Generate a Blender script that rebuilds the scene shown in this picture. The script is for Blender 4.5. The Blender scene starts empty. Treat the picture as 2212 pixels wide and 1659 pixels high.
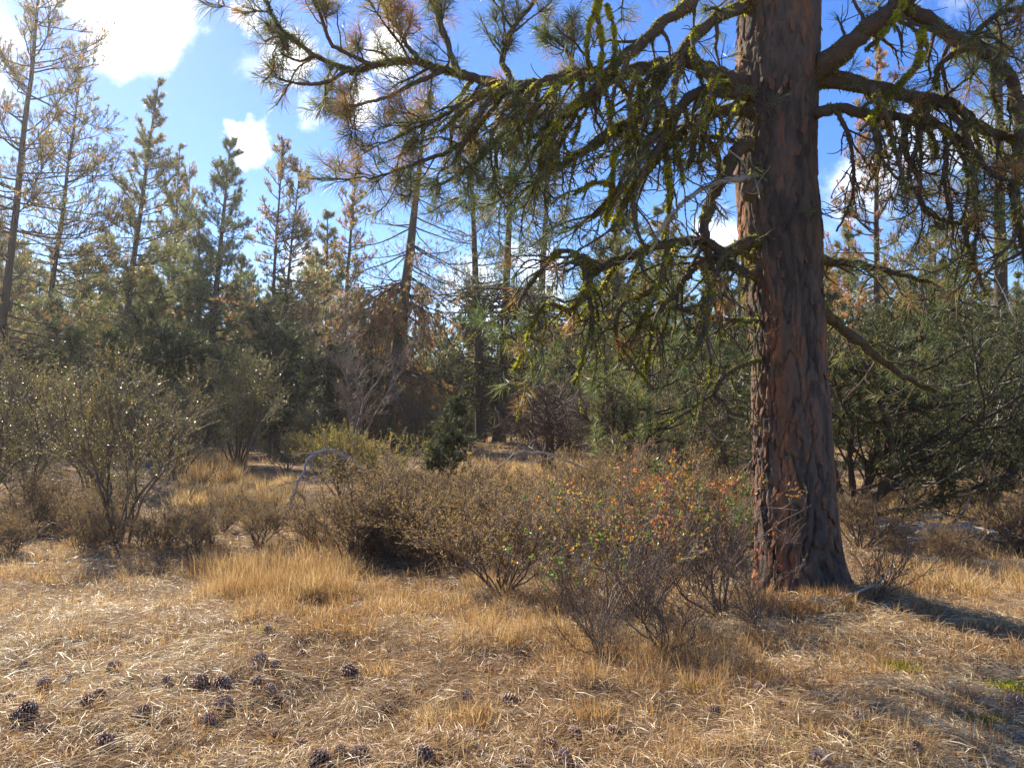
import bpy, math
import numpy as np
from mathutils import Vector, Matrix

R = math.radians
rng = np.random.default_rng(7)
scn = bpy.context.scene
col = scn.collection

# ------------------------------------------------------------------ camera, sky, sun, exposure
FPX, CX, CY, HZ, EYE = 1770.0, 1106.0, 829.5, 892.0, 1.6
PITCH = math.atan((HZ - CY) / FPX)
cam = bpy.data.cameras.new('camera')
cam.sensor_fit = 'HORIZONTAL'; cam.sensor_width = 36.0
cam.lens = 36.0 * FPX / 2212.0
cam.clip_start = 0.05; cam.clip_end = 2000
camo = bpy.data.objects.new('camera', cam); col.objects.link(camo)
camo.location = (0, 0, EYE); camo.rotation_euler = (R(90) + PITCH, 0, 0)
scn.camera = camo

SUN_AZ, SUN_EL = R(-40), R(38)          # azimuth measured from +Y towards +X
sd = Vector((math.sin(SUN_AZ) * math.cos(SUN_EL), math.cos(SUN_AZ) * math.cos(SUN_EL), math.sin(SUN_EL)))
sl = bpy.data.lights.new('sun', 'SUN'); sl.energy = 5.0; sl.angle = R(0.55); sl.color = (1.0, 0.91, 0.76)
so = bpy.data.objects.new('sun', sl); col.objects.link(so)
so.rotation_euler = sd.to_track_quat('Z', 'Y').to_euler(); so.location = (-10, 20, 20)

scn.view_settings.view_transform = 'Standard'; scn.view_settings.look = 'None'
scn.view_settings.gamma = 1.0; scn.view_settings.exposure = 1.25
scn.view_settings.use_curve_mapping = False


def cray(x, y):                          # direction through a point of the picture (2212 x 1659 grid)
    cx, cy = (x - CX) / FPX, (CY - y) / FPX
    v = Vector((cx, math.cos(PITCH) - cy * math.sin(PITCH), math.sin(PITCH) + cy * math.cos(PITCH)))
    return v


def at(x, y, d):
    return np.array(Vector((0, 0, EYE)) + cray(x, y) * d)


world = bpy.data.worlds.new('World'); scn.world = world; world.use_nodes = True
nt = world.node_tree; N_, L_ = nt.nodes, nt.links
N_.clear()
wout = N_.new('ShaderNodeOutputWorld'); bg = N_.new('ShaderNodeBackground'); bg.inputs[1].default_value = 0.12
sky = N_.new('ShaderNodeTexSky'); sky.sky_type = 'NISHITA'; sky.sun_disc = False
sky.sun_elevation = SUN_EL; sky.sun_rotation = SUN_AZ
sky.altitude = 1200; sky.air_density = 1.0; sky.dust_density = 0.35; sky.ozone_density = 2.6
hs = N_.new('ShaderNodeHueSaturation'); hs.inputs['Hue'].default_value = 0.514; hs.inputs['Saturation'].default_value = 1.3; hs.inputs['Value'].default_value = 0.8
L_.new(sky.outputs[0], hs.inputs['Color'])
tc = N_.new('ShaderNodeTexCoord')
n1 = N_.new('ShaderNodeTexNoise'); n1.inputs['Scale'].default_value = 9.0; n1.inputs['Detail'].default_value = 8; n1.inputs['Roughness'].default_value = 0.62
L_.new(tc.outputs['Generated'], n1.inputs['Vector'])
sub = N_.new('ShaderNodeVectorMath'); sub.operation = 'SUBTRACT'; sub.inputs[1].default_value = (0.5, 0.5, 0.5)
L_.new(n1.outputs['Color'], sub.inputs[0])
scl = N_.new('ShaderNodeVectorMath'); scl.operation = 'SCALE'; scl.inputs['Scale'].default_value = 0.12
L_.new(sub.outputs[0], scl.inputs[0])
addv = N_.new('ShaderNodeVectorMath'); addv.operation = 'ADD'
L_.new(tc.outputs['Generated'], addv.inputs[0]); L_.new(scl.outputs[0], addv.inputs[1])


def wmath(op, a, b):
    n = N_.new('ShaderNodeMath'); n.operation = op
    for i, s in enumerate((a, b)):
        if isinstance(s, (int, float)): n.inputs[i].default_value = s
        else: L_.new(s, n.inputs[i])
    return n.outputs[0]


# small fair-weather clouds: picture place, radius (picture units), density
clouds = [(250, 12, 100, 1), (335, 30, 88, 1), (190, -40, 90, 1), (335, 105, 30, .8), (535, 320, 42, .62), (518, 300, 30, .6),
          (612, 130, 58, .85), (770, 215, 36, .7), (845, 150, 48, .75), (535, 55, 26, .55), (660, 240, 30, .25), (560, 150, 45, .25),
          (1180, 600, 70, .5), (1040, 640, 70, .5), (640, 590, 60, .55), (1560, 500, 55, .6), (1960, 320, 70, .35), (1860, 420, 60, .45),
          (2120, 300, 60, .35), (1130, 560, 50, .4), (700, -260, 160, .8), (1500, -500, 170, .7), (-300, 120, 190, .8),
          (2500, 250, 200, .7), (2700, -300, 220, .7), (-500, -400, 240, .8)]
acc = None
for (x, y, r, dn) in clouds:
    c = cray(x, y).normalized()
    ds = N_.new('ShaderNodeVectorMath'); ds.operation = 'DISTANCE'; ds.inputs[1].default_value = c
    L_.new(addv.outputs[0], ds.inputs[0])
    mr = N_.new('ShaderNodeMapRange'); mr.interpolation_type = 'SMOOTHSTEP'
    rr = r / FPX
    mr.inputs['From Min'].default_value = rr * 1.25; mr.inputs['From Max'].default_value = rr * 0.45
    mr.inputs['To Min'].default_value = 0; mr.inputs['To Max'].default_value = dn
    L_.new(ds.outputs['Value'], mr.inputs['Value'])
    acc = mr.outputs[0] if acc is None else wmath('MAXIMUM', acc, mr.outputs[0])
n2 = N_.new('ShaderNodeTexNoise'); n2.inputs['Scale'].default_value = 4.0; n2.inputs['Detail'].default_value = 9; n2.inputs['Roughness'].default_value = 0.6
L_.new(addv.outputs[0], n2.inputs['Vector'])
mr2 = N_.new('ShaderNodeMapRange'); mr2.inputs['From Min'].default_value = 0.62; mr2.inputs['From Max'].default_value = 0.8
mr2.inputs['To Max'].default_value = 0.45
L_.new(n2.outputs['Fac'], mr2.inputs['Value'])
acc = wmath('MAXIMUM', acc, mr2.outputs[0])
mixc = N_.new('ShaderNodeMix'); mixc.data_type = 'RGBA'
L_.new(acc, mixc.inputs['Factor']); L_.new(hs.outputs[0], mixc.inputs['A']); mixc.inputs['B'].default_value = (9.5, 9.4, 9.2, 1)
L_.new(mixc.outputs['Result'], bg.inputs[0]); L_.new(bg.outputs[0], wout.inputs[0])

scn.cycles.max_bounces = 6; scn.cycles.diffuse_bounces = 3; scn.cycles.glossy_bounces = 2
scn.cycles.transmission_bounces = 3; scn.cycles.transparent_max_bounces = 4
scn.cycles.caustics_reflective = False; scn.cycles.caustics_refractive = False


# ------------------------------------------------------------------ numeric helpers
def hash2(ix, iy, s):
    n = (ix.astype(np.int64) * 374761393 + iy.astype(np.int64) * 668265263 + s * 974711) & 0x7fffffff
    n = ((n ^ (n >> 13)) * 1274126177) & 0x7fffffff
    return ((n ^ (n >> 16)) & 0xffff) / 65535.0


def vnoise(x, y, s=0):
    x = np.asarray(x, float); y = np.asarray(y, float)
    ix, iy = np.floor(x), np.floor(y); fx, fy = x - ix, y - iy
    fx = fx * fx * (3 - 2 * fx); fy = fy * fy * (3 - 2 * fy)
    a, b = hash2(ix, iy, s), hash2(ix + 1, iy, s)
    c, d = hash2(ix, iy + 1, s), hash2(ix + 1, iy + 1, s)
    return a + (b - a) * fx + (c - a) * fy + (a - b - c + d) * fx * fy


def fbm(x, y, s=0, o=4):
    v = 0; a = 0.5; t = 0
    for i in range(o):
        v = v + a * vnoise(x, y, s + i * 17); t += a
        x = np.asarray(x) * 2.03 + 5.1; y = np.asarray(y) * 2.03 - 3.7; a *= 0.5
    return v / t


def gh(x, y):                            # height of the ground
    x = np.asarray(x, float); y = np.asarray(y, float)
    near = np.clip(1 - (y - 4) / 22.0, 0.15, 1)
    z = (fbm(x * 1.9, y * 1.9, 3, 3) - .5) * .19 * near + (fbm(x * .35, y * .35, 9, 3) - .5) * .32
    z = z + 0.012 * np.clip(y - 25, 0, None) + .05 * np.exp(-((x - 2.4) ** 2 + (y - 7.2) ** 2) / 2.5)
    return z


def ground_at(x, y):                     # where the sight line through a point of the picture meets the ground
    v = np.array(cray(x, y)); z = 0.0
    for _ in range(12):
        s = (z - EYE) / v[2]
        p = v * s
        z = .5 * z + .5 * float(gh(p[0], p[1]))
    return np.array([p[0], p[1], float(gh(p[0], p[1]))])


def gxy(px, d):
    x = (px - CX) / FPX * d
    return np.array([x, d, float(gh(x, d))])


def nrm(v):
    return v / np.maximum(np.linalg.norm(v, axis=-1, keepdims=True), 1e-9)


def frame(T):
    a = np.zeros_like(T); flat = T.reshape(-1, 3); af = a.reshape(-1, 3)
    af[np.arange(len(flat)), np.abs(flat).argmin(1)] = 1
    U = nrm(np.cross(T, a)); return U, np.cross(T, U)


def grow(start, d, length, n, wig, trop=(0, 0, 0), rg=rng):
    M = len(start); P = np.empty((M, n, 3)); P[:, 0] = start; d = nrm(np.array(d, float))
    length = np.broadcast_to(np.asarray(length, float), (M,)); st = (length / (n - 1))[:, None]
    trop = np.asarray(trop, float)
    for i in range(1, n):
        d = nrm(d + wig * rg.normal(size=(M, 3)) + trop / (n - 1))
        P[:, i] = P[:, i - 1] + d * st
    return P


def taper(r0, r1, n, M=None, pw=1.0):
    t = np.linspace(0, 1, n) ** pw
    r0 = np.atleast_1d(np.asarray(r0, float))[:, None]; r1 = np.atleast_1d(np.asarray(r1, float))[:, None]
    out = r0 + (r1 - r0) * t[None]
    return out if M is None else np.broadcast_to(out, (M, n)).copy()


def along(P, i, t):
    n = P.shape[1]; f = np.clip(t, 0, .9999) * (n - 1); k = f.astype(int); u = (f - k)[:, None]
    a, b = P[i, k], P[i, k + 1]
    return a + (b - a) * u, nrm(b - a)


def off_axis(T, ang, rg=rng, az=None):
    U, W = frame(T)
    az = rg.uniform(0, 2 * np.pi, len(T)) if az is None else az
    ang = np.broadcast_to(ang, (len(T),))
    return np.cos(ang)[:, None] * T + np.sin(ang)[:, None] * (np.cos(az)[:, None] * U + np.sin(az)[:, None] * W)


class MB:
    """collects chunks of vertices and faces, links them as one mesh object"""
    def __init__(s): s.v = []; s.f = []; s.t = []; s.n = 0
    def add(s, v, f, tint=0.5):
        v = np.asarray(v, float).reshape(-1, 3)
        if len(v) == 0: return s
        s.v.append(v); s.f.append(np.asarray(f, np.int64) + s.n)
        s.t.append(np.broadcast_to(np.asarray(tint, float), (len(v),))); s.n += len(v); return s
    def mesh(s, name, mat, smooth=False):
        me = bpy.data.meshes.new(name)
        if s.n:
            v = np.concatenate(s.v); me.vertices.add(len(v)); me.vertices.foreach_set('co', v.astype(np.float32).ravel())
            loops = np.concatenate([f.ravel() for f in s.f]); sizes = np.concatenate([np.full(len(f), f.shape[1]) for f in s.f])
            me.loops.add(len(loops)); me.loops.foreach_set('vertex_index', loops.astype(np.int32))
            me.polygons.add(len(sizes)); me.polygons.foreach_set('loop_start', (np.cumsum(sizes) - sizes).astype(np.int32))
            me.polygons.foreach_set('use_smooth', np.full(len(sizes), smooth))
            at_ = me.attributes.new('tint', 'FLOAT', 'POINT'); at_.data.foreach_set('value', np.concatenate(s.t).astype(np.float32))
            me.update(calc_edges=True)
        me.materials.append(mat)
        return me
    def build(s, name, mat, parent=None, smooth=False, **tags):
        o = bpy.data.objects.new(name, s.mesh(name, mat, smooth)); col.objects.link(o)
        o.parent = parent
        for k, v in tags.items(): o[k] = v
        return o
    def tubes(s, P, Rr, k=5, tint=0.5):
        P = np.asarray(P, float); Rr = np.asarray(Rr, float)
        if P.size == 0: return s
        M, n, _ = P.shape
        T = nrm(np.gradient(P, axis=1)); mean = nrm(P[:, -1] - P[:, 0] + 1e-6)
        U0, _w = frame(mean); U = nrm(U0[:, None] - (U0[:, None] * T).sum(-1, keepdims=True) * T); W = np.cross(T, U)
        a = np.arange(k) * 2 * np.pi / k
        ring = np.cos(a)[None, None, :, None] * U[:, :, None] + np.sin(a)[None, None, :, None] * W[:, :, None]
        V = P[:, :, None] + Rr[:, :, None, None] * ring
        idx = np.arange(M * n * k).reshape(M, n, k)
        A, B = idx[:, :-1], idx[:, 1:]
        F = np.stack([A, np.roll(A, -1, 2), np.roll(B, -1, 2), B], -1).reshape(-1, 4)
        tt = np.broadcast_to(np.asarray(tint, float).reshape(-1, 1, 1) if np.ndim(tint) else tint, (M, n, k)).ravel()
        return s.add(V, F, tt)
    def leaves(s, c, d, l, w, tint=0.5, rg=rng, fold=.18):
        if len(c) == 0: return s
        n = len(c); U, W = frame(d); az = rg.uniform(0, 2 * np.pi, n)[:, None]
        side = np.cos(az) * U + np.sin(az) * W; up = np.cross(d, side)
        l = np.broadcast_to(l, (n,))[:, None]; w = np.broadcast_to(w, (n,))[:, None]
        mid = c + d * l * .45 - up * w * fold
        V = np.stack([c, mid + side * w * .5, c + d * l, mid - side * w * .5], 1)
        F = np.arange(n * 4).reshape(n, 4)
        tri = np.concatenate([F[:, [0, 1, 2]], F[:, [0, 2, 3]]])
        return s.add(V, tri, np.repeat(np.broadcast_to(tint, (n,)), 4))
    def needles(s, c, d, l, w, tint=0.5, rg=rng, droop=0.0):
        """thin blades, two segments, bending by droop"""
        if len(c) == 0: return s
        n = len(c); U, W = frame(d); az = rg.uniform(0, 2 * np.pi, n)[:, None]
        side = np.cos(az) * U + np.sin(az) * W
        l = np.broadcast_to(l, (n,))[:, None]; w = np.broadcast_to(w, (n,))[:, None] * .5
        dr = np.broadcast_to(np.asarray(droop, float), (n,))[:, None] * np.array([[0, 0, -1.0]])
        m = c + d * l * .45 + dr * l * .15; e = c + d * l + dr * l * .75
        V = np.stack([c, m + side * w, e, m - side * w], 1).reshape(-1, 3)
        b = np.arange(n)[:, None] * 4
        s.add(V, b + np.array([[0, 1, 3]]), np.repeat(np.broadcast_to(tint, (n,)), 4))
        s.f.append(b + np.array([[3, 1, 2]]) + s.n - len(V))
        return s
    def spikes(s, c, d, l, w, tint=0.5, rg=rng):
        """one-triangle needles"""
        if len(c) == 0: return s
        n = len(c); U, W = frame(d); az = rg.uniform(0, 2 * np.pi, n)[:, None]
        side = np.cos(az) * U + np.sin(az) * W
        l = np.broadcast_to(l, (n,))[:, None]; w = np.broadcast_to(w, (n,))[:, None] * .5
        V = np.stack([c - side * w, c + side * w, c + d * l], 1).reshape(-1, 3)
        return s.add(V, np.arange(n * 3).reshape(n, 3), np.repeat(np.broadcast_to(tint, (n,)), 3))


def tuft_dirs(c, axis, n, back, a0, a1, rg=rng):
    """n needle roots and directions for every tuft centre"""
    C = np.repeat(c, n, 0); A = np.repeat(axis, n, 0)
    ang = rg.uniform(R(a0), R(a1), len(C))
    D = off_axis(A, ang, rg)
    u = rg.uniform(0, 1, len(C))[:, None]
    return C - A * u * back, D


# ------------------------------------------------------------------ materials
def material(name, stops, rough=.7, transl=0.0, spec=.25, jitter=.25, noise=None, bump=None, objvar=0.0, tex=None, tcol=1.25):
    m = bpy.data.materials.new(name); m.use_nodes = True
    t = m.node_tree; n, l = t.nodes, t.links; n.clear()
    out = n.new('ShaderNodeOutputMaterial'); p = n.new('ShaderNodeBsdfPrincipled')
    p.inputs['Roughness'].default_value = rough; p.inputs['Specular IOR Level'].default_value = spec
    a = n.new('ShaderNodeAttribute'); a.attribute_name = 'tint'
    fac = a.outputs['Fac']
    def mth(op, x, y):
        k = n.new('ShaderNodeMath'); k.operation = op
        for i, q in enumerate((x, y)):
            if isinstance(q, (int, float)): k.inputs[i].default_value = q
            else: l.new(q, k.inputs[i])
        return k.outputs[0]
    if jitter:
        g = n.new('ShaderNodeNewGeometry')
        fac = mth('ADD', fac, mth('MULTIPLY', mth('SUBTRACT', g.outputs['Random Per Island'], .5), jitter))
    if objvar:
        oi = n.new('ShaderNodeObjectInfo')
        fac = mth('ADD', fac, mth('MULTIPLY', mth('SUBTRACT', oi.outputs['Random'], .5), objvar))
    co = n.new('ShaderNodeTexCoord')
    if noise:
        sc, amt, stretch = noise
        mp = n.new('ShaderNodeMapping'); mp.inputs['Scale'].default_value = stretch
        l.new(co.outputs['Object'], mp.inputs['Vector'])
        nz = n.new('ShaderNodeTexNoise'); nz.inputs['Scale'].default_value = sc; nz.inputs['Detail'].default_value = 6; nz.inputs['Roughness'].default_value = .65
        l.new(mp.outputs[0], nz.inputs['Vector'])
        fac = mth('ADD', fac, mth('MULTIPLY', mth('SUBTRACT', nz.outputs['Fac'], .5), amt))
    cr = n.new('ShaderNodeValToRGB'); e = cr.color_ramp.elements
    e[0].position, e[0].color = stops[0][0], (*stops[0][1], 1)
    e[1].position, e[1].color = stops[-1][0], (*stops[-1][1], 1)
    for pos, c in stops[1:-1]:
        k = e.new(pos); k.color = (*c, 1)
    l.new(fac, cr.inputs[0]); l.new(cr.outputs[0], p.inputs['Base Color'])
    if bump:
        sc, strg, dist, stretch = bump
        mp2 = n.new('ShaderNodeMapping'); mp2.inputs['Scale'].default_value = stretch
        l.new(co.outputs['Object'], mp2.inputs['Vector'])
        bz = n.new('ShaderNodeTexNoise'); bz.inputs['Scale'].default_value = sc; bz.inputs['Detail'].default_value = 8; bz.inputs['Roughness'].default_value = .7
        l.new(mp2.outputs[0], bz.inputs['Vector'])
        b = n.new('ShaderNodeBump'); b.inputs['Strength'].default_value = strg; b.inputs['Distance'].default_value = dist
        l.new(bz.outputs['Fac'], b.inputs['Height']); l.new(b.outputs[0], p.inputs['Normal'])
    if transl:
        tr = n.new('ShaderNodeBsdfTranslucent'); mx = n.new('ShaderNodeMixShader'); mx.inputs[0].default_value = transl
        g2 = n.new('ShaderNodeMix'); g2.data_type = 'RGBA'; g2.blend_type = 'MULTIPLY'; g2.inputs['Factor'].default_value = 1
        l.new(cr.outputs[0], g2.inputs['A']); g2.inputs['B'].default_value = (tcol, tcol, tcol * .8, 1)
        l.new(g2.outputs['Result'], tr.inputs[0])
        l.new(p.outputs[0], mx.inputs[1]); l.new(tr.outputs[0], mx.inputs[2]); l.new(mx.outputs[0], out.inputs[0])
    else:
        l.new(p.outputs[0], out.inputs[0])
    return m


M = {}
M['bark'] = material('old_pine_bark', [(0, (.028, .022, .020)), (.3, (.08, .062, .05)), (.52, (.132, .092, .068)), (.7, (.195, .10, .058)), (.86, (.31, .13, .06)), (1, (.40, .20, .10))],
                     .85, jitter=0, noise=(14, .55, (1, 1, .45)), bump=(40, .6, .02, (1, 1, .5)))
M['limb'] = material('limb_bark', [(0, (.04, .03, .024)), (.5, (.10, .068, .05)), (1, (.20, .135, .10))], .85, jitter=0, noise=(14, .8, (1, 1, 1)), bump=(45, .6, .01, (1, 1, 1)))
M['bgbark'] = material('young_pine_bark', [(0, (.03, .024, .02)), (.5, (.085, .058, .045)), (1, (.17, .10, .07))], .9, jitter=.1, noise=(2.5, .8, (1, 1, .3)), bump=(12, .5, .03, (1, 1, .3)))
M['grey'] = material('weathered_wood', [(0, (.14, .115, .095)), (.5, (.31, .27, .23)), (1, (.50, .45, .40))], .8, jitter=.4, noise=(9, .6, (1, 1, 1)), bump=(40, .4, .01, (1, 1, 1)))
M['twig'] = material('shrub_twig', [(0, (.05, .036, .028)), (.5, (.15, .105, .078)), (1, (.30, .23, .18))], .8, jitter=.5)
M['needle'] = material('pine_needle', [(0, (.045, .072, .024)), (.4, (.105, .14, .048)), (.7, (.18, .195, .08)), (.8, (.27, .20, .07)), (.92, (.34, .16, .05)), (1, (.40, .20, .08))],
                       .5, transl=.36, spec=.35, jitter=.16, tcol=1.6)
M['bgneedle'] = material('far_pine_needle', [(0, (.04, .068, .026)), (.45, (.125, .165, .052)), (.7, (.23, .235, .09)), (.85, (.37, .26, .12)), (1, (.56, .23, .08))],
                         .42, transl=.4, spec=.45, jitter=.3, objvar=.12, tcol=1.5)
M['lichen'] = material('yellow_green_lichen', [(0, (.055, .055, .014)), (.35, (.13, .135, .02)), (.65, (.27, .28, .03)), (1, (.55, .52, .06))], .9, transl=.42, spec=.1, jitter=.5, tcol=1.5)
M['juniper'] = material('juniper_spray', [(0, (.025, .036, .016)), (.5, (.075, .09, .032)), (.8, (.15, .145, .055)), (1, (.26, .18, .075))], .55, transl=.3, spec=.35, jitter=.45, tcol=1.4)
M['mahog'] = material('olive_leaf', [(0, (.07, .072, .026)), (.45, (.16, .15, .055)), (.8, (.27, .215, .08)), (1, (.38, .22, .085))], .35, transl=.34, spec=.55, jitter=.6, tcol=1.5)
M['bitter'] = material('dry_bitterbrush_leaf', [(0, (.15, .11, .05)), (.4, (.30, .21, .095)), (.75, (.44, .29, .12)), (1, (.50, .31, .12))], .55, transl=.45, spec=.35, jitter=.6, tcol=1.4)
M['rose'] = material('rose_leaf', [(0, (.05, .11, .028)), (.3, (.12, .19, .045)), (.5, (.30, .24, .05)), (.65, (.50, .28, .05)), (.85, (.44, .13, .04)), (1, (.22, .075, .045))],
                     .4, transl=.45, spec=.4, jitter=.1, tcol=1.5)
M['rabbit'] = material('rabbitbrush_leaf', [(0, (.11, .11, .04)), (.5, (.24, .21, .06)), (.8, (.42, .30, .05)), (1, (.6, .42, .06))], .5, transl=.4, spec=.3, jitter=.6, tcol=1.4)
M['straw'] = material('dry_grass', [(0, (.19, .105, .05)), (.35, (.34, .19, .085)), (.7, (.48, .31, .15)), (1, (.60, .48, .28))], .5, transl=.42, spec=.35, jitter=.6, tcol=1.3)
M['litter'] = material('fallen_needle', [(0, (.19, .11, .055)), (.3, (.37, .225, .115)), (.6, (.54, .39, .22)), (1, (.72, .62, .42))], .5, transl=.2, spec=.4, jitter=.75)
M['duff'] = material('ground_duff', [(0, (.09, .06, .036)), (.5, (.24, .16, .09)), (1, (.40, .28, .16))], .95, spec=.1, jitter=0, noise=(5, 1.3, (1, 1, 1)), bump=(60, .9, .03, (1, 1, 1)))
M['cone'] = material('pine_cone_scale', [(0, (.12, .072, .05)), (.5, (.33, .20, .135)), (1, (.56, .42, .31))], .7, spec=.25, jitter=.5)
M['cutwood'] = material('knot_wood', [(0, (.06, .045, .035)), (.5, (.15, .12, .09)), (1, (.26, .22, .17))], .9, jitter=0, noise=(20, .8, (1, 1, 1)), bump=(50, .4, .01, (1, 1, 1)))


def root(name, loc, label=None, cat=None, group=None, rz=0.0, sc=1.0):
    o = bpy.data.objects.new(name, None); col.objects.link(o); o.empty_display_size = .2
    o.location = loc; o.rotation_euler = (0, 0, rz); o.scale = (sc, sc, sc)
    if label: o['label'] = label
    if cat: o['category'] = cat
    if group: o['group'] = group
    return o


def copy_tree(src, loc, rz=0.0, sc=1.0, label=None, group=None):
    c = src.copy(); col.objects.link(c); c.location = loc; c.rotation_euler = (0, 0, rz)
    c.scale = sc if isinstance(sc, tuple) else (sc, sc, sc)
    if label: c['label'] = label
    if group: c['group'] = group
    for ch in KIDS(src):
        d = ch.copy(); col.objects.link(d); d.parent = c
        for g in KIDS(ch):
            e = g.copy(); col.objects.link(e); e.parent = d
    return c


def KIDS(o): return [x for x in bpy.data.objects if x.parent is o] if False else list(o.children)


# ------------------------------------------------------------------ ground
def axis_pts(a, b, fine0, fine1, step, g):
    p = [fine0]
    while p[-1] < fine1: p.append(p[-1] + step)
    s = step
    while p[-1] < b: s *= g; p.append(p[-1] + s)
    q = []; x = fine0; s = step
    while x > a: s *= g; x -= s; q.append(x)
    return np.array(q[::-1] + p)


gx = axis_pts(-260, 260, -7.0, 7.0, .10, 1.16); gy = axis_pts(-40, 380, 2.6, 11, .09, 1.07)
XX, YY = np.meshgrid(gx, gy)
fine = (fbm(XX * 6, YY * 6, 31, 3) - .5) * .04 * np.clip(1 - (YY - 5) / 12, 0, 1)
ZZ = gh(XX, YY) + fine - .012
nx, ny = len(gx), len(gy)
idx = np.arange(nx * ny).reshape(ny, nx)
F = np.stack([idx[:-1, :-1], idx[:-1, 1:], idx[1:, 1:], idx[1:, :-1]], -1).reshape(-1, 4)
tn = np.clip(.5 + (fbm(XX * .6, YY * .6, 77, 3) - .5) * .9, 0, 1)
MB().add(np.stack([XX, YY, ZZ], -1), F, tn.ravel()).build('ground', M['duff'], smooth=True, kind='structure')


def scatter(n, y0, y1, pw, half=.72, pad=1.2, rg=rng):
    """points on the ground, thinning with distance"""
    u = rg.uniform(0, 1, n)
    y = (y0 ** (1 - pw) + u * (y1 ** (1 - pw) - y0 ** (1 - pw))) ** (1 / (1 - pw)) if pw != 1 else y0 * (y1 / y0) ** u
    x = rg.uniform(-1, 1, n) * (y * half + pad)
    return x, y


# matted fallen needles and flattened straw
mb = MB()
for (n, y0, y1, l0, l1, w) in ((185000, 2.6, 9.5, .06, .19, .0040), (40000, 8.5, 24, .10, .24, .008)):
    x, y = scatter(n, y0, y1, 1.0)
    flow = fbm(x * .9, y * .9, 51, 2) * 9 + fbm(x * 3.1, y * 3.1, 52, 2) * 5
    ang = flow + rng.normal(0, .8, n)
    pit = np.abs(rng.normal(0, .22, n)) + .02
    up_ = rng.uniform(0, 1, n) < .05
    pit[up_] += rng.uniform(.3, .9, up_.sum())
    L = rng.uniform(l0, l1, n)
    d = np.stack([np.cos(ang) * np.cos(pit), np.sin(ang) * np.cos(pit), np.sin(pit)], -1)
    z = gh(x, y) + rng.uniform(-.004, .03, n) + (fbm(x * 6, y * 6, 31, 3) - .5) * .03
    patch = fbm(x * .8, y * .8, 61, 3)
    tint = np.clip(.5 + (patch - .5) * 1.1 + rng.normal(0, .16, n), 0, 1)
    c = np.stack([x, y, z], -1)
    mb.needles(c, d, L, w * rng.uniform(.7, 1.25, n), tint, droop=rng.uniform(.15, .75, n))
mb.build('needle_litter', M['litter'], kind='stuff', label='matted straw-coloured fallen pine needles covering the foreground ground', category='needle litter')

# standing dry grass
mb = MB()


def tussocks(cx, cy, nb, h, spread, lean, w, tlo, thi):
    lean = lean * 1.35; n = len(cx); C = np.repeat(np.arange(n), nb)
    r = np.abs(rng.normal(0, 1, len(C))) * np.repeat(spread, nb); a = rng.uniform(0, 2 * np.pi, len(C))
    x = np.repeat(cx, nb) + r * np.cos(a); y = np.repeat(cy, nb) + r * np.sin(a)
    tilt = np.abs(rng.normal(0, lean, len(C))) + .05; a2 = a + rng.normal(0, .8, len(C))
    d = np.stack([np.sin(tilt) * np.cos(a2), np.sin(tilt) * np.sin(a2), np.cos(tilt)], -1)
    hh = np.repeat(h, nb) * rng.uniform(.45, 1.15, len(C))
    mb.needles(np.stack([x, y, gh(x, y) - .01], -1), d, hh, np.repeat(w, nb) * rng.uniform(.7, 1.2, len(C)),
               np.clip(rng.uniform(tlo, thi, len(C)) + np.repeat(rng.normal(0, .14, n), nb), 0, 1), droop=rng.uniform(.0, .55, len(C)))


def patch_tussocks(px0, px1, py0, py1, n, nb, h, w, tlo=.2, thi=.9, spread=.07, lean=.35):
    P = np.array([ground_at(rng.uniform(px0, px1), rng.uniform(py0, py1)) for _ in range(n)])
    tussocks(P[:, 0], P[:, 1], nb, h * rng.uniform(.6, 1.2, n), np.full(n, spread) * rng.uniform(.6, 1.4, n), lean, np.full(n, w), tlo, thi)


patch_tussocks(430, 760, 1225, 1300, 150, 90, .30, .0030, .25, .85)         # golden patch left of centre
patch_tussocks(520, 960, 1270, 1340, 80, 70, .20, .003, .2, .8)
patch_tussocks(640, 800, 1330, 1372, 26, 70, .15, .004, .15, .55)
patch_tussocks(980, 1230, 1240, 1400, 80, 70, .18, .003, .15, .8)
patch_tussocks(930, 1050, 1540, 1580, 7, 130, .17, .0032, .35, .95, .06, .5)
patch_tussocks(790, 850, 1440, 1460, 3, 120, .13, .0032, .3, .8, .05, .5)
patch_tussocks(1180, 1620, 1290, 1500, 150, 48, .20, .0028, .1, .75)
patch_tussocks(1180, 1330, 1530, 1570, 8, 60, .16, .0032, .2, .7)
patch_tussocks(1240, 1480, 1230, 1290, 40, 60, .26, .004, .35, .8)
patch_tussocks(1600, 2230, 1290, 1480, 120, 40, .15, .0036, .1, .6)
patch_tussocks(1600, 1860, 1285, 1330, 60, 45, .17, .0034, .1, .6)
patch_tussocks(560, 1250, 1130, 1230, 120, 50, .30, .0045, .2, .8)
patch_tussocks(1400, 2230, 1480, 1660, 90, 28, .15, .003, .2, .8)
patch_tussocks(0, 500, 1180, 1260, 90, 45, .17, .004, .2, .8)
patch_tussocks(0, 900, 1270, 1400, 70, 24, .11, .0036, .2, .8)
patch_tussocks(380, 640, 1035, 1100, 150, 60, .30, .010, .45, 1)              # sunny clearing
patch_tussocks(380, 520, 985, 1045, 60, 60, .62, .012, .3, .85, .12, .25)     # tall bunch grass
patch_tussocks(930, 1260, 945, 1060, 220, 45, .36, .014, .45, .95, .14)
patch_tussocks(1250, 1640, 1000, 1150, 110, 40, .30, .010, .3, .8, .1)
patch_tussocks(1880, 2230, 1050, 1130, 110, 45, .26, .010, .5, 1, .1)
patch_tussocks(1900, 2230, 1180, 1290, 120, 40, .20, .006, .35, .9)
x, y = scatter(4200, 3.0, 60, 1.15, .8, 2)
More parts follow.
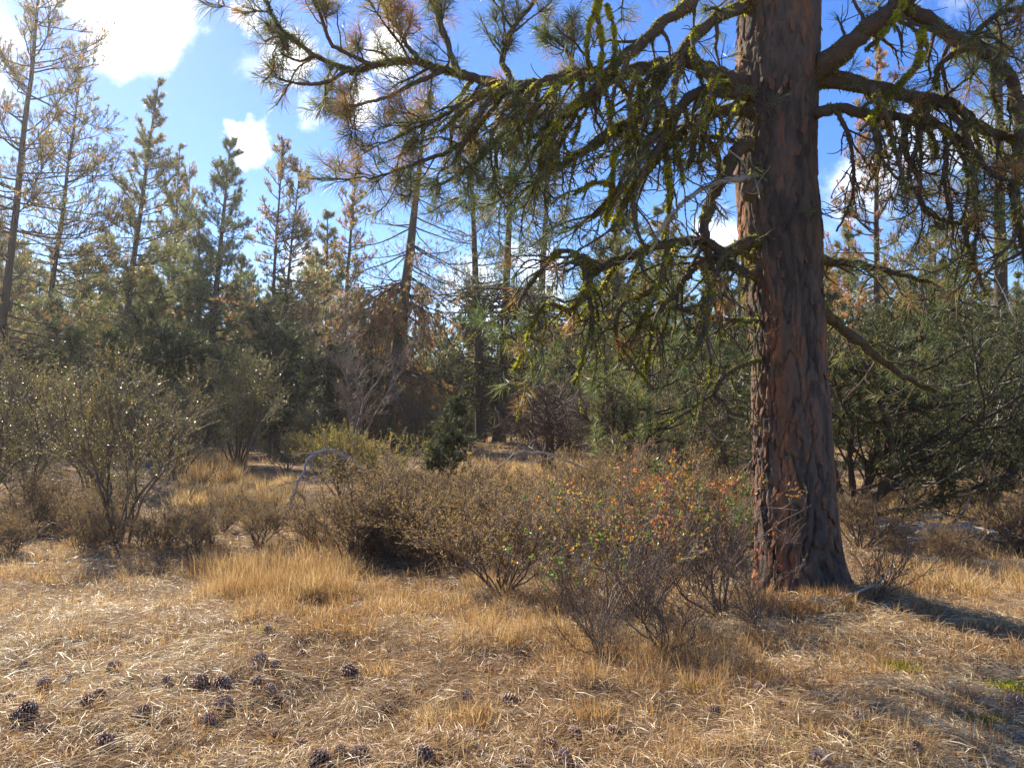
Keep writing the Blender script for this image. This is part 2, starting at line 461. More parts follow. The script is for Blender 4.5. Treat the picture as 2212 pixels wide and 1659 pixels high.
tussocks(x, y, 16, .06 + .012 * np.minimum(y, 22) * rng.uniform(.4, 1.2, len(x)), .02 + .006 * y, .4, .0016 + .0005 * y, .15, .85)
mb.build('dry_grass', M['straw'], kind='stuff', label='golden dry grass growing in tufts across the clearing', category='grass')


# ------------------------------------------------------------------ the great pine
TD = 7.25
BASE = ground_at(1722, 1280); BASE = np.array([(1722 - CX) / FPX * TD, TD, float(gh((1722 - CX) / FPX * TD, TD)) - .06])
pine = root('pine_tree', BASE, 'massive old pine with reddish plated bark and lichen-hung limbs standing foremost', 'tree')

tr_px = [(1722, 1330), (1719, 1180), (1712, 1000), (1706, 800), (1694, 600), (1687, 480), (1686, 300), (1688, 150), (1692, 0), (1696, -300), (1699, -700), (1700, -1200), (1700, -1800)]
tr_w = [186, 176, 165, 161, 160, 160, 166, 178, 176, 160, 135, 100, 30]
tp = np.array([at(x, y, TD) for x, y in tr_px]) - BASE; tp[0, 2] = -.1
tw = np.array(tr_w) / FPX * TD / 2
NA, NZ = 250, 480
zz = np.concatenate([np.linspace(-.1, 5.6, 440), np.linspace(5.62, tp[-1, 2], 40)])
cx_ = np.interp(zz, tp[:, 2], tp[:, 0]); cy_ = np.interp(zz, tp[:, 2], tp[:, 1]) * 0 + TD - BASE[1]; rw = np.interp(zz, tp[:, 2], tw)
th = np.linspace(0, 2 * np.pi, NA, endpoint=False)
TH, ZT = np.meshgrid(th, zz)
cu, su = np.cos(TH), np.sin(TH)


def cyl_noise(fr, fz, s, o=3):           # seamless round the trunk: blend two unrolled sheets
    u = TH / (2 * np.pi); b = np.clip((u - .85) / .15, 0, 1)
    a = fbm(TH * fr, ZT * fz, s, o); c = fbm((TH - 2 * np.pi) * fr, ZT * fz, s, o)
    return a * (1 - b) + c * b


def cells(na, hz, seed, jit=.42):
    """bark plates: distance to the plate edge and two random values per plate, wrapping round the trunk"""
    X = TH / (2 * np.pi) * na + (cyl_noise(2.2, 2.6, seed, 4) - .5) * 2.6; Z = ZT / hz + (cyl_noise(2.5, 2, seed + 1, 4) - .5) * 2.4
    ix, iz = np.floor(X), np.floor(Z); f1 = np.full(X.shape, 9.0); f2 = f1.copy(); va = np.zeros(X.shape); vb = va.copy()
    for dx in (-1, 0, 1):
        for dz in (-1, 0, 1):
            cx, cz = ix + dx, iz + dz; w = np.mod(cx, na)
            px_ = cx + .5 + (hash2(w, cz, seed) - .5) * 2 * jit; pz_ = cz + .5 + (hash2(w, cz, seed + 7) - .5) * 2 * jit
            d = np.hypot(X - px_, Z - pz_); nw_ = d < f1
            f2 = np.where(nw_, f1, np.minimum(f2, d)); va = np.where(nw_, hash2(w, cz, seed + 11), va); vb = np.where(nw_, hash2(w, cz, seed + 13), vb); f1 = np.where(nw_, d, f1)
    return f2 - f1, va, vb


e1, pa, pb = cells(19, .62, 201, .5); e2, qa, qb = cells(46, .13, 301, .5)
lowk = np.clip(1.2 - ZT / 4.2, .42, 1.1)
fw = .03 + .15 * cyl_noise(3, 1.5, 404); fur = np.exp(-(e1 / fw) ** 2); fur2 = np.exp(-(e2 / .14) ** 2) * np.clip(cyl_noise(3, 2, 405) * 2.2 - .6, 0, 1)
plate = qa
disp = -fur * .042 * lowk + (pa - .5) * .014 - fur2 * .008 + (qa - .5) * .007 + (cyl_noise(30, 18, 57, 3) - .5) * .007 + (cyl_noise(1.2, .9, 58, 2) - .5) * .022
flare = .13 * np.exp(-np.clip(ZT, 0, None) / .16) * (.25 + 1.3 * np.clip(cyl_noise(1.6, .3, 71, 2) * 1.6 - .3, 0, 1))
swell = .05 * np.exp(-((ZT - 3.75) / .35) ** 2) * np.clip(np.cos(TH - R(200)), 0, 1) + .03 * np.exp(-((ZT - 3.2) / .3) ** 2)
RR = np.interp(ZT, zz, rw) + disp + flare + swell
V = np.stack([np.interp(ZT, zz, cx_) + RR * cu, RR * su, ZT], -1)
tint = np.clip(.43 + (cyl_noise(2.2, 1.3, 88, 3) - .5) * .8 + (pb - .5) * .22 + (qb - .5) * .30 + .2 * np.clip(-cu, 0, 1), 0, 1)  # last term brightens the bark on the left, imitating the sunlit rim
idx = np.arange(NA * NZ).reshape(NZ, NA)
F = np.stack([idx[:-1], np.roll(idx[:-1], -1, 1), np.roll(idx[1:], -1, 1), idx[1:]], -1).reshape(-1, 4)
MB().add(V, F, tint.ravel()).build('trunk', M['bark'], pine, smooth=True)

# loose flakes of bark standing off the trunk
flake_me = []
for k in range(5):
    m_, n_ = 4, 6
    a, b = np.meshgrid(np.linspace(-1, 1, m_), np.linspace(-1, 1, n_))
    w_ = np.sqrt(np.clip(1.05 - np.abs(b) ** 2.5, 0, 1)) * (1 + .3 * rng.normal(size=b.shape))
    v0 = np.stack([a * w_ * .5, -.10 * (1 - a ** 2) + .22 * b + .08 * rng.normal(size=b.shape), b], -1)
    v1 = v0 + np.array([0, .16, 0])
    I = np.arange(m_ * n_).reshape(n_, m_)
    q = np.stack([I[:-1, :-1], I[:-1, 1:], I[1:, 1:], I[1:, :-1]], -1).reshape(-1, 4)
    flake_me.append(MB().add(v0, q, .72).add(v1, q[:, ::-1], .6).mesh('bark_flake', M['bark']))
for k in range(230):
    z = rng.uniform(.2, 5.4); t_ = R(rng.choice([200, 180, 225, 300]) + rng.normal(0, 26))
    r_ = np.interp(z, zz, rw) + rng.uniform(-.004, .012) + float(.10 * np.exp(-z / .28) * .5)
    o = bpy.data.objects.new('bark_flake', flake_me[k % 5]); col.objects.link(o); o.parent = pine
    o.location = (np.interp(z, zz, cx_) + r_ * math.cos(t_), r_ * math.sin(t_), z)
    o.rotation_euler = (rng.normal(-.12, .10), rng.normal(0, .12), t_ + math.pi / 2 + rng.normal(0, .25))
    s_ = rng.uniform(.022, .05); o.scale = (s_ * rng.uniform(.7, 1.1), s_ * .7, s_ * rng.uniform(1.0, 2.0))

# knot with a sawn face
kp = at(1622, 400, TD - .285) - BASE
kn = MB(); a = np.linspace(0, 2 * np.pi, 20, endpoint=False)
ax = nrm(np.array([-.35, -1, -.05])); U_, W_ = frame(ax[None]); U_, W_ = U_[0], W_[0]
rings = [(-.16, .105), (-.06, .078), (-.01, .064), (0, .052), (-.004, .03), (0, .0)]
V = np.array([[kp + ax * s + (np.cos(t) * U_ + np.sin(t) * W_) * r * (1 + .12 * math.sin(3 * t + s * 9) + .05 * math.sin(7 * t)) for t in a] for s, r in rings])
I = np.arange(20 * len(rings)).reshape(len(rings), 20)
kn.add(V, np.stack([I[:-1], np.roll(I[:-1], -1, 1), np.roll(I[1:], -1, 1), I[1:]], -1).reshape(-1, 4), .5).build('knot', M['cutwood'], pine, smooth=True)


def smooth_line(pts, n):
    pts = np.asarray(pts, float)
    s = np.concatenate([[0], np.cumsum(np.linalg.norm(np.diff(pts, axis=0), axis=1))]); s /= s[-1]
    m = np.empty_like(pts); m[1:-1] = (pts[2:] - pts[:-2]) / (s[2:] - s[:-2])[:, None]
    m[0] = (pts[1] - pts[0]) / (s[1] - s[0]); m[-1] = (pts[-1] - pts[-2]) / (s[-1] - s[-2])
    t = np.linspace(0, 1, n); k = np.clip(np.searchsorted(s, t, side='right') - 1, 0, len(s) - 2)
    h = (s[k + 1] - s[k])[:, None]; u = ((t - s[k]) / (s[k + 1] - s[k]))[:, None]
    return ((1 + 2 * u) * (1 - u) ** 2 * pts[k] + u * (1 - u) ** 2 * h * m[k] + u * u * (3 - 2 * u) * pts[k + 1] + u * u * (u - 1) * h * m[k + 1])


def add_lichen(mb, P, Rr, n, size, tmid, rg=rng):
    """short fuzzy tufts seated on limbs, thicker in patches"""
    if n <= 0: return
    i = rg.integers(0, len(P), n); t = rg.uniform(0, 1, n)
    keep = vnoise(t * P.shape[1] * .55 + i * 7.7, i * 3.1, 5) > .27
    i, t = i[keep], t[keep]; n = len(i)
    c, T = along(P, i, t); rr = np.array([np.interp(t[k], np.linspace(0, 1, P.shape[1]), Rr[i[k]]) for k in range(n)])
    U, W = frame(T); a = rg.uniform(0, 2 * np.pi, n)[:, None]
    out = np.cos(a) * U + np.sin(a) * W
    patch = vnoise(t * P.shape[1] * .4 + i * 5.3, i * 1.7, 8)
    c = c + out * (rr * .9)[:, None] + rg.normal(0, size * .15, (n, 3))
    d = nrm(out + rg.normal(0, .6, (n, 3)) - np.array([0, 0, .35]))
    s = size * rg.uniform(.6, 1.3, n) * (.7 + .6 * patch)
    mb.spikes(c, d, s, s * .5, np.clip(tmid + (patch - .5) * .8, 0, 1), rg)


def limb(pts, w0, w1, kids=8, kid_len=.7, droop=.6, tufts=1.0, dead=.15, lichen=1.0, lit=.4, label=None, grand=4, up=False, seed=0, nn=44, mat='limb', kid_t=(.12, 1), yaw=.9):
    """one limb of the great pine traced through (x, y, depth): wood, needles and lichen"""
    g = np.random.default_rng(1000 + seed)
    pts = list(pts)
    if 1625 <= pts[0][0] <= 1760 and w0 > 12: pts[0] = (pts[0][0], pts[0][1], TD + .05)
    Q = np.array([at(*p) for p in pts]) - BASE
    n0 = max(12, len(pts) * 5)
    P0 = smooth_line(Q, n0); seg = np.linalg.norm(np.diff(P0, axis=0), axis=1).mean()
    P0[2:-1] += g.normal(0, seg * .10, (n0 - 3, 3))
    P0 = P0[None]; depth = np.mean([p[2] for p in pts])
    R0 = taper(w0 / FPX * depth / 2, w1 / FPX * depth / 2, n0, 1, .85) * (1 + .10 * g.normal(size=(1, n0)))
    total = seg * n0
    wood = MB().tubes(P0, R0, 9, .5)
    # branches of the limb
    nk = int(round(kids * 1.3)); i = np.zeros(nk, int); t = np.sort(g.uniform(kid_t[0], kid_t[1], nk))
    c, T = along(P0, i, t)
    D = off_axis(T, g.uniform(R(30), R(75), nk), g)
    D = nrm(D * np.array([1, yaw, 1]) + np.array([0, 0, .45 if up else -.25]))
    Lk = kid_len * g.uniform(.45, 1.25, nk)
    P1 = grow(c, D, Lk, 10, .17, (0, 0, 1.0 if up else -droop), g)
    rb = np.array([np.interp(q, np.linspace(0, 1, n0), R0[0]) for q in t])
    R1 = taper(np.minimum(rb * .55, .022) * (.6 + .5 * Lk), .0042, 10)
    if nk: wood.tubes(P1, R1, 5, .5)
    # twigs of the branches, turning up at the ends
    ng = nk * grand; i2 = g.integers(0, max(nk, 1), ng); t2 = g.uniform(.2, 1, ng)
    tc_, ta_ = np.zeros((0, 3)), np.zeros((0, 3))
    P2 = R2 = None
    if ng:
        c, T = along(P1, i2, t2)
        D = nrm(off_axis(T, g.uniform(R(25), R(70), ng), g) + np.array([0, 0, .2]))
        L2 = kid_len * .42 * g.uniform(.4, 1.25, ng)
        P2 = grow(c, D, L2, 6, .18, (0, 0, .55 if not up else .9), g)
        R2 = taper(np.full(ng, .0062), .0028, 6); wood.tubes(P2, R2, 3, .45)
        have = g.uniform(0, 1, ng) < tufts
        tc_ = P2[have, -1]; ta_ = nrm(P2[have, -1] - P2[have, -3])
    if nk:
        have = g.uniform(0, 1, nk) < tufts * 1.2
        tc_ = np.concatenate([tc_, P1[have, -1]]); ta_ = np.concatenate([ta_, nrm(P1[have, -1] - P1[have, -3])])
    if tufts > .3:
        tc_ = np.concatenate([tc_, P0[:, -1]]); ta_ = np.concatenate([ta_, nrm(P0[:, -1] - P0[:, -3])])
    b = wood.build('branch', M[mat], pine, smooth=True)
    if label: b['label'] = label
    if len(tc_):
        nd = MB()
        cc, dd = tuft_dirs(tc_, ta_, nn, .13, 8, 92, g)
        isdead = g.uniform(0, 1, len(tc_)) < dead
        base_t = np.where(isdead, g.uniform(.82, .98, len(tc_)), g.uniform(.3, .66, len(tc_)))
        dull = g.uniform(0, 1, len(tc_)) < .2
        base_t = np.where(dull & ~isdead, .74, base_t)
        nd.needles(cc, dd, np.repeat(g.uniform(.12, .185, len(tc_)), nn) * g.uniform(.75, 1.1, len(cc)), .0050, np.repeat(base_t, nn), g, droop=g.uniform(0, .28, len(cc)))
        nd.build('needles', M['needle'], b, kind='stuff')
    if lichen > 0:
        lb = MB()
        add_lichen(lb, P0, R0, int(total * 1150 * lichen * (.5 + w0 / 40) * (1.0 if lichen < 2 else 1.5)), .022, lit, g)
        if nk: add_lichen(lb, P1, R1, int(Lk.sum() * 420 * lichen), .014, lit - .05, g)
        if lb.n: lb.build('lichen', M['lichen'], b, kind='stuff')
    return b


def ln(pairs, d0, d1):
    k = len(pairs)
    return [(x, y, d0 + (d1 - d0) * i / (k - 1)) for i, (x, y) in enumerate(pairs)]


# --- upper left limbs
limb(ln([(1640, 185), (1586, 175), (1543, 157), (1473, 130), (1428, 140), (1382, 150), (1323, 165), (1253, 158), (1165, 180), (1093, 185), (1023, 168), (953, 150), (893, 133), (848, 135), (802, 143), (764, 154), (722, 140), (680, 121), (638, 88), (613, 70), (592, 38), (568, -10)], 7.2, 6.7),
     40, 6, 17, .52, .55, .95, .22, .75, .32, label='longest limb sweeping to the left with needle tufts at its end', grand=6, seed=1, kid_t=(.3, 1))
limb(ln([(764, 154), (750, 154), (708, 178), (655, 182), (603, 171)], 6.82, 6.7), 11, 5, 2, .20, -.3, 1, .0, 0, grand=2, seed=2, up=True)
limb(ln([(638, 88), (603, 80), (571, 90)], 6.76, 6.7), 8, 5, 2, .16, -.3, 1, .0, 0, grand=2, seed=3, up=True)
limb(ln([(700, 128), (680, 121), (648, 133), (606, 115)], 6.78, 6.6), 7, 4, 3, .2, -.3, 1, .15, 0, grand=2, seed=4, up=True)
limb(ln([(830, 138), (805, 140), (742, 112), (715, 94), (697, 45), (672, -10)], 6.85, 6.6), 12, 6, 7, .32, -.2, 1, .3, .05, grand=3, seed=5, up=True)
limb(ln([(910, 137), (880, 100), (862, 60), (830, 20), (820, -40)], 6.9, 7.2), 11, 6, 8, .36, -.2, 1, .7, .1, grand=3, seed=6, up=True)
limb(ln([(990, 160), (970, 105), (952, 52), (928, -10), (900, -80)], 6.95, 7.3), 16, 8, 9, .42, 0, 1, .45, .25, grand=3, seed=7, up=True)
limb(ln([(1110, 185), (1085, 130), (1110, 60), (1150, 10), (1180, -40)], 7.0, 7.4), 14, 8, 9, .42, 0, 1, .12, .5, grand=3, seed=8, up=True)
limb(ln([(1240, 158), (1225, 110), (1190, 80), (1155, 60)], 7.1, 7.4), 10, 5, 7, .36, -.1, 1, .05, .3, grand=3, seed=9, up=True)
limb(ln([(960, 152), (900, 178), (840, 210), (790, 222), (748, 235)], 6.9, 6.6), 12, 5, 6, .34, .2, 1, .6, .15, grand=3, seed=10)
limb(ln([(1080, 187), (1010, 215), (950, 255), (900, 275), (850, 300)], 7.0, 6.7), 15, 5, 9, .46, .3, 1, .3, .4, grand=4, seed=11)
limb(ln([(1110, 188), (1060, 240), (1010, 300), (960, 330), (880, 360), (800, 388)], 7.0, 6.6), 15, 5, 11, .46, .3, 1, .3, .35, grand=4, seed=12)
limb(ln([(1160, 182), (1120, 240), (1070, 310), (1000, 370), (930, 410)], 7.05, 6.9), 16, 5, 12, .5, .5, .75, .08, .4, grand=4, seed=13)
limb(ln([(1200, 175), (1190, 250), (1160, 320), (1110, 390), (1060, 430)], 7.05, 7.2), 16, 5, 12, .5, .5, .6, .06, .5, grand=4, seed=14)
limb(ln([(1260, 160), (1250, 230), (1215, 300), (1180, 370), (1130, 430)], 7.1, 7.4), 15, 5, 11, .5, .5, .45, .05, .7, grand=4, seed=15)
limb(ln([(1498, -60), (1498, 0), (1428, 52), (1382, 101), (1323, 142), (1274, 203), (1218, 245), (1183, 308), (1165, 360)], 7.0, 6.7), 34, 9, 12, .55, .6, .3, .1, 1.1, .6, seed=16, grand=4)
limb(ln([(1640, 10), (1568, 28), (1515, 66), (1463, 124), (1410, 196), (1351, 266), (1309, 301), (1230, 345), (1150, 400)], 7.1, 6.9), 34, 8, 15, .55, .6, .35, .1, .9, .6, seed=17, grand=4)
limb(ln([(1650, 205), (1596, 200), (1550, 196), (1498, 205), (1456, 252), (1428, 308), (1393, 367), (1350, 440), (1320, 500)], 7.0, 6.6), 34, 10, 12, .6, .7, .15, .1, 1.1, .6, seed=18, grand=4)
limb(ln([(1650, 240), (1596, 238), (1533, 245), (1487, 273), (1428, 332), (1380, 390), (1330, 420), (1280, 470)], 7.1, 7.0), 36, 9, 13, .6, .6, .25, .08, .9, .55, seed=19, grand=4)
limb(ln([(1670, 60), (1600, -40), (1500, -110), (1380, -160), (1200, -160), (1000, -170)], 7.1, 7.0), 40, 8, 15, .7, .5, .9, .15, .5, .4, seed=20, grand=4)
limb(ln([(1640, 300), (1603, 315), (1585, 336), (1568, 378), (1536, 430), (1522, 490), (1526, 530), (1536, 590), (1530, 660), (1500, 720)], 7.05, 6.85), 38, 12, 9, .5, .8, .08, .1, .8, .5, seed=21, grand=3)
limb(ln([(1640, 318), (1560, 300), (1500, 296), (1430, 318), (1380, 345)], 7.1, 6.9), 14, 5, 8, .45, .3, .45, .1, .5, seed=22, grand=4)
# --- curtains of bright lichen hanging on thin drooping branches
limb(ln([(1296, -10), (1290, 30), (1300, 90), (1298, 150), (1312, 215), (1322, 280), (1326, 350), (1320, 420), (1308, 490)], 6.75, 6.6), 9, 4, 5, .18, 1.2, .1, .1, 4.2, .9, seed=23, grand=1, label='hanging branch thickly coated in bright yellow-green lichen')
limb(ln([(1300, -10), (1275, 45), (1268, 100), (1272, 150)], 6.7, 6.7), 8, 4, 3, .15, 1.2, 0, 0, 3.4, .85, seed=24, grand=1)
limb(ln([(1310, 10), (1325, 60), (1328, 110), (1322, 150)], 6.75, 6.7), 8, 4, 3, .15, 1.2, 0, 0, 3.4, .85, seed=25, grand=1)
limb(ln([(1375, 150), (1382, 190), (1380, 250)], 6.9, 6.8), 8, 4, 4, .2, 1.2, .1, 0, 2.4, .7, seed=26, grand=1)
limb(ln([(1250, 215), (1205, 260), (1180, 330)], 6.7, 6.6), 10, 4, 4, .25, 1, .2, 0, 2.2, .8, seed=27, grand=1)
limb(ln([(1165, 190), (1150, 240), (1140, 310)], 6.8, 6.7), 9, 4, 4, .25, 1, .3, 0, 1.6, .65, seed=28, grand=2)
limb(ln([(1440, 350), (1445, 390), (1442, 440)], 6.6, 6.6), 7, 4, 2, .15, 1, 0, 0, 3, .8, seed=29, grand=1)
limb(ln([(1326, 400), (1280, 395), (1240, 420)], 6.6, 6.5), 8, 4, 4, .25, .8, .2, 0, 2.4, .7, seed=30, grand=2)
# --- dead grey branch and lower left limbs
limb(ln([(1640, 384), (1603, 385), (1550, 395), (1498, 420), (1456, 458), (1428, 500), (1400, 560)], 6.95, 6.4), 18, 5, 6, .45, .6, 0, 0, .25, .4, seed=31, grand=2, mat='grey', label='bare grey dead branch arching left below the knot')
limb(ln([(1660, 520), (1608, 525), (1568, 546), (1515, 521), (1445, 528), (1393, 539), (1340, 560), (1295, 580), (1260, 557), (1214, 543), (1165, 588), (1130, 637), (1110, 690)], 7.0, 6.5), 34, 6, 15, .55, .8, .3, .15, .9, .4, seed=32, grand=4, kid_t=(.25, 1))
limb(ln([(1300, 578), (1260, 560), (1267, 602), (1274, 655), (1279, 700), (1267, 742), (1253, 795), (1239, 830)], 6.65, 6.5), 16, 5, 9, .42, .9, .1, .2, 1.0, .45, seed=33, grand=3)
limb(ln([(1274, 600), (1267, 637), (1228, 669), (1179, 658), (1148, 707), (1130, 763), (1110, 800)], 6.6, 6.4), 15, 5, 9, .4, .8, .2, .4, 1.5, .75, seed=34, grand=3)
limb(ln([(1650, 600), (1613, 590), (1568, 572), (1515, 565), (1456, 630), (1414, 693), (1403, 742), (1396, 802)], 7.1, 6.7), 30, 6, 12, .5, .9, .15, .2, .9, .45, seed=35, grand=3)
limb(ln([(1660, 697), (1617, 693), (1533, 686), (1449, 665), (1390, 690), (1330, 720)], 7.1, 6.8), 14, 5, 9, .5, .7, .25, .2, .7, .4, seed=36, grand=3)
limb(ln([(1660, 775), (1620, 784), (1568, 809), (1543, 847), (1515, 868), (1463, 900), (1420, 915)], 7.0, 6.6), 13, 4, 8, .42, .6, .0, .2, .7, .35, seed=37, grand=3)
limb(ln([(1560, 812), (1543, 850), (1570, 885), (1620, 905)], 6.9, 6.6), 9, 4, 6, .35, .6, .0, .2, .4, .3, seed=38, grand=3)
limb(ln([(1640, 560), (1570, 545), (1540, 600), (1520, 650), (1525, 720), (1535, 800), (1528, 840)], 6.8, 6.5), 18, 5, 8, .4, 1, .1, .2, .8, .4, seed=39, grand=3)
limb(ln([(1470, 528), (1440, 570), (1420, 620), (1345, 660), (1330, 720), (1370, 790), (1410, 840)], 6.7, 6.5), 14, 5, 9, .4, .9, .15, .2, 1.0, .5, seed=40, grand=3)
# --- right-hand limbs
limb(ln([(1740, 170), (1814, 175), (1884, 189), (1954, 206), (2000, 217), (2059, 227), (2112, 273), (2199, 304), (2300, 330)], 7.2, 6.6), 42, 14, 13, .6, .8, .15, .2, .8, .4, seed=41, grand=3)
limb(ln([(1730, 250), (1779, 241), (1814, 234), (1866, 245), (1954, 255), (2024, 269), (2076, 308), (2101, 336), (2098, 402), (2108, 455), (2083, 490), (2101, 560), (2130, 640)], 7.1, 6.5), 26, 8, 12, .55, .9, .1, .2, .8, .4, seed=42, grand=3)
limb(ln([(1740, 180), (1814, 115), (1866, 70), (1919, 30), (1990, -30), (2080, -90)], 7.1, 6.6), 62, 26, 9, .6, .6, .2, .15, 1.0, .5, seed=43, grand=3)
limb(ln([(1930, 10), (2006, 45), (2041, 70), (2094, 101), (2146, 129), (2181, 168), (2199, 230), (2205, 330), (2190, 430), (2215, 540), (2230, 660)], 6.9, 6.3), 36, 13, 13, .6, .8, .35, .15, .9, .4, seed=44, grand=3)
limb(ln([(1995, 60), (1989, 91), (1982, 140), (1929, 196), (1891, 245), (1859, 282)], 6.5, 6.3), 13, 9, 4, .25, 1, .1, 0, 3.6, .75, seed=45, grand=1, label='drooping branch furred with bright yellow-green lichen on the right')
limb(ln([(1960, -20), (1940, 30), (1905, 75), (1870, 110)], 6.5, 6.4), 10, 5, 3, .2, 1, .1, 0, 3.0, .75, seed=46, grand=1)
limb(ln([(1800, 236), (1814, 252), (1835, 304), (1845, 385), (1835, 448), (1807, 500)], 7.0, 6.8), 11, 4, 9, .42, .7, .05, .2, .4, .25, seed=47, grand=3)
limb(ln([(1870, 250), (1884, 273), (1901, 332), (1936, 385), (1990, 420)], 6.9, 6.7), 10, 4, 8, .42, .7, .1, .3, .4, .25, seed=48, grand=3)
limb(ln([(1950, 254), (1954, 270), (1957, 332), (1985, 385), (1989, 437), (2024, 472), (2076, 483), (2130, 475)], 6.85, 6.6), 17, 5, 11, .45, .7, .1, .2, .6, .25, seed=49, grand=3)
limb(ln([(2000, 217), (2003, 240), (1990, 290), (1972, 340), (1960, 390)], 6.7, 6.5), 14, 5, 8, .4, .8, .1, .2, 1, .3, seed=50, grand=3)
limb(ln([(2036, 270), (2041, 290), (2045, 350), (2041, 402), (2055, 455), (2060, 520)], 6.7, 6.5), 12, 5, 9, .42, .8, .1, .3, .7, .3, seed=51, grand=3)
limb(ln([(2030, 225), (2070, 260), (2110, 330), (2150, 380), (2220, 400)], 6.8, 6.2), 15, 6, 9, .5, .6, .5, .15, .6, .4, seed=52, grand=3)
limb(ln([(2090, 100), (2120, 60), (2160, 30), (2230, 10)], 6.6, 6.0), 15, 7, 9, .5, .3, .6, .2, .4, .3, seed=53, grand=3)
limb(ln([(1750, 560), (1790, 565), (1850, 570), (1930, 590), (2010, 610)], 7.4, 8.4), 22, 7, 10, .5, .6, .3, .2, .8, .25, seed=54, grand=3)
limb(ln([(1750, 640), (1800, 690), (1880, 760), (1950, 810), (2020, 845)], 7.5, 8.6), 30, 8, 9, .5, .5, .2, .2, .8, .25, seed=55, grand=3)
# --- many lesser limbs: drooping tangle under the big ones, and boughs going back and left of the trunk
g = np.random.default_rng(909)
srcs = [(1586, 175), (1543, 157), (1473, 130), (1428, 140), (1382, 150), (1323, 165), (1253, 158), (1165, 180), (1093, 185), (1410, 196), (1351, 266), (1456, 252), (1428, 308), (1393, 367), (1487, 273), (1445, 528), (1393, 539), (1340, 560), (1260, 557), (1515, 565), (1456, 630), (1267, 602), (1380, 100), (1500, 60), (1023, 168)]
for k in range(36):
    x, y = srcs[k % len(srcs)]; d = g.uniform(6.4, 7.1); low = y > 480
    n = 5; dx = g.uniform(-150, -10) if g.uniform() < .75 else g.uniform(-10, 70); dy = g.uniform(90, 230)
    q = np.linspace(0, 1, n); bend = g.uniform(-35, 35)
    pts = [(x + dx * t ** .8 + bend * math.sin(3.1 * t), y + dy * t ** 1.15, d + g.uniform(-.08, .08) * i) for i, t in enumerate(q)]
    limb(pts, g.uniform(9, 18), 5, 4, .40, .7, (.05 if low else .12) if x > 1200 else .5, .12, g.uniform(.6, 1.5), g.uniform(.45, .85), seed=200 + k, grand=2, nn=34)
srcs = [(1884, 189), (1954, 206), (2000, 217), (2059, 227), (2112, 273), (1866, 245), (1954, 255), (2024, 269), (2094, 101), (2146, 129), (2199, 230), (2101, 400), (1930, 40)]
for k in range(13):
    x, y = srcs[k % len(srcs)]; d = g.uniform(6.3, 7.4)
    dx = g.uniform(-70, 90); dy = g.uniform(90, 230); bend = g.uniform(-35, 35)
    pts = [(x + dx * t ** .8 + bend * math.sin(3.1 * t), y + dy * t ** 1.15, d + g.uniform(-.08, .08) * i) for i, t in enumerate(np.linspace(0, 1, 5))]
    limb(pts, g.uniform(9, 18), 5, 4, .42, .7, .12, .2, g.uniform(.5, 1.2), g.uniform(.3, .6), seed=260 + k, grand=2, nn=34)
# --- limbs higher up, above the picture
for k, (a_, z_, l_) in enumerate([(20, 6.2, 3.4), (100, 6.6, 3), (185, 6.9, 3.6), (250, 7.3, 3), (320, 7.6, 3.2), (60, 8.4, 2.8), (230, 9.5, 2.4), (10, 9.9, 2.2), (110, 10.6, 2), (290, 11, 1.8)]):
    s0 = np.array([np.interp(z_, tp[:, 2], tp[:, 0]), 0, z_]) + BASE
    pts = []
    for q in np.linspace(0, 1, 5):
        w3 = s0 + np.array([math.cos(R(a_)), math.sin(R(a_)), 0]) * l_ * q + np.array([0, 0, l_ * (.25 * q - .05 * q * q)])
        dq = (w3[1] * math.cos(PITCH) + (w3[2] - EYE) * math.sin(PITCH))
        up3 = -w3[1] * math.sin(PITCH) + (w3[2] - EYE) * math.cos(PITCH)
        pts.append((CX + FPX * w3[0] / dq, CY - FPX * up3 / dq, dq))
    limb(pts, 36 - k, 8, 10, .7, .2, 1, .1, .1, seed=80 + k, grand=3, nn=26)


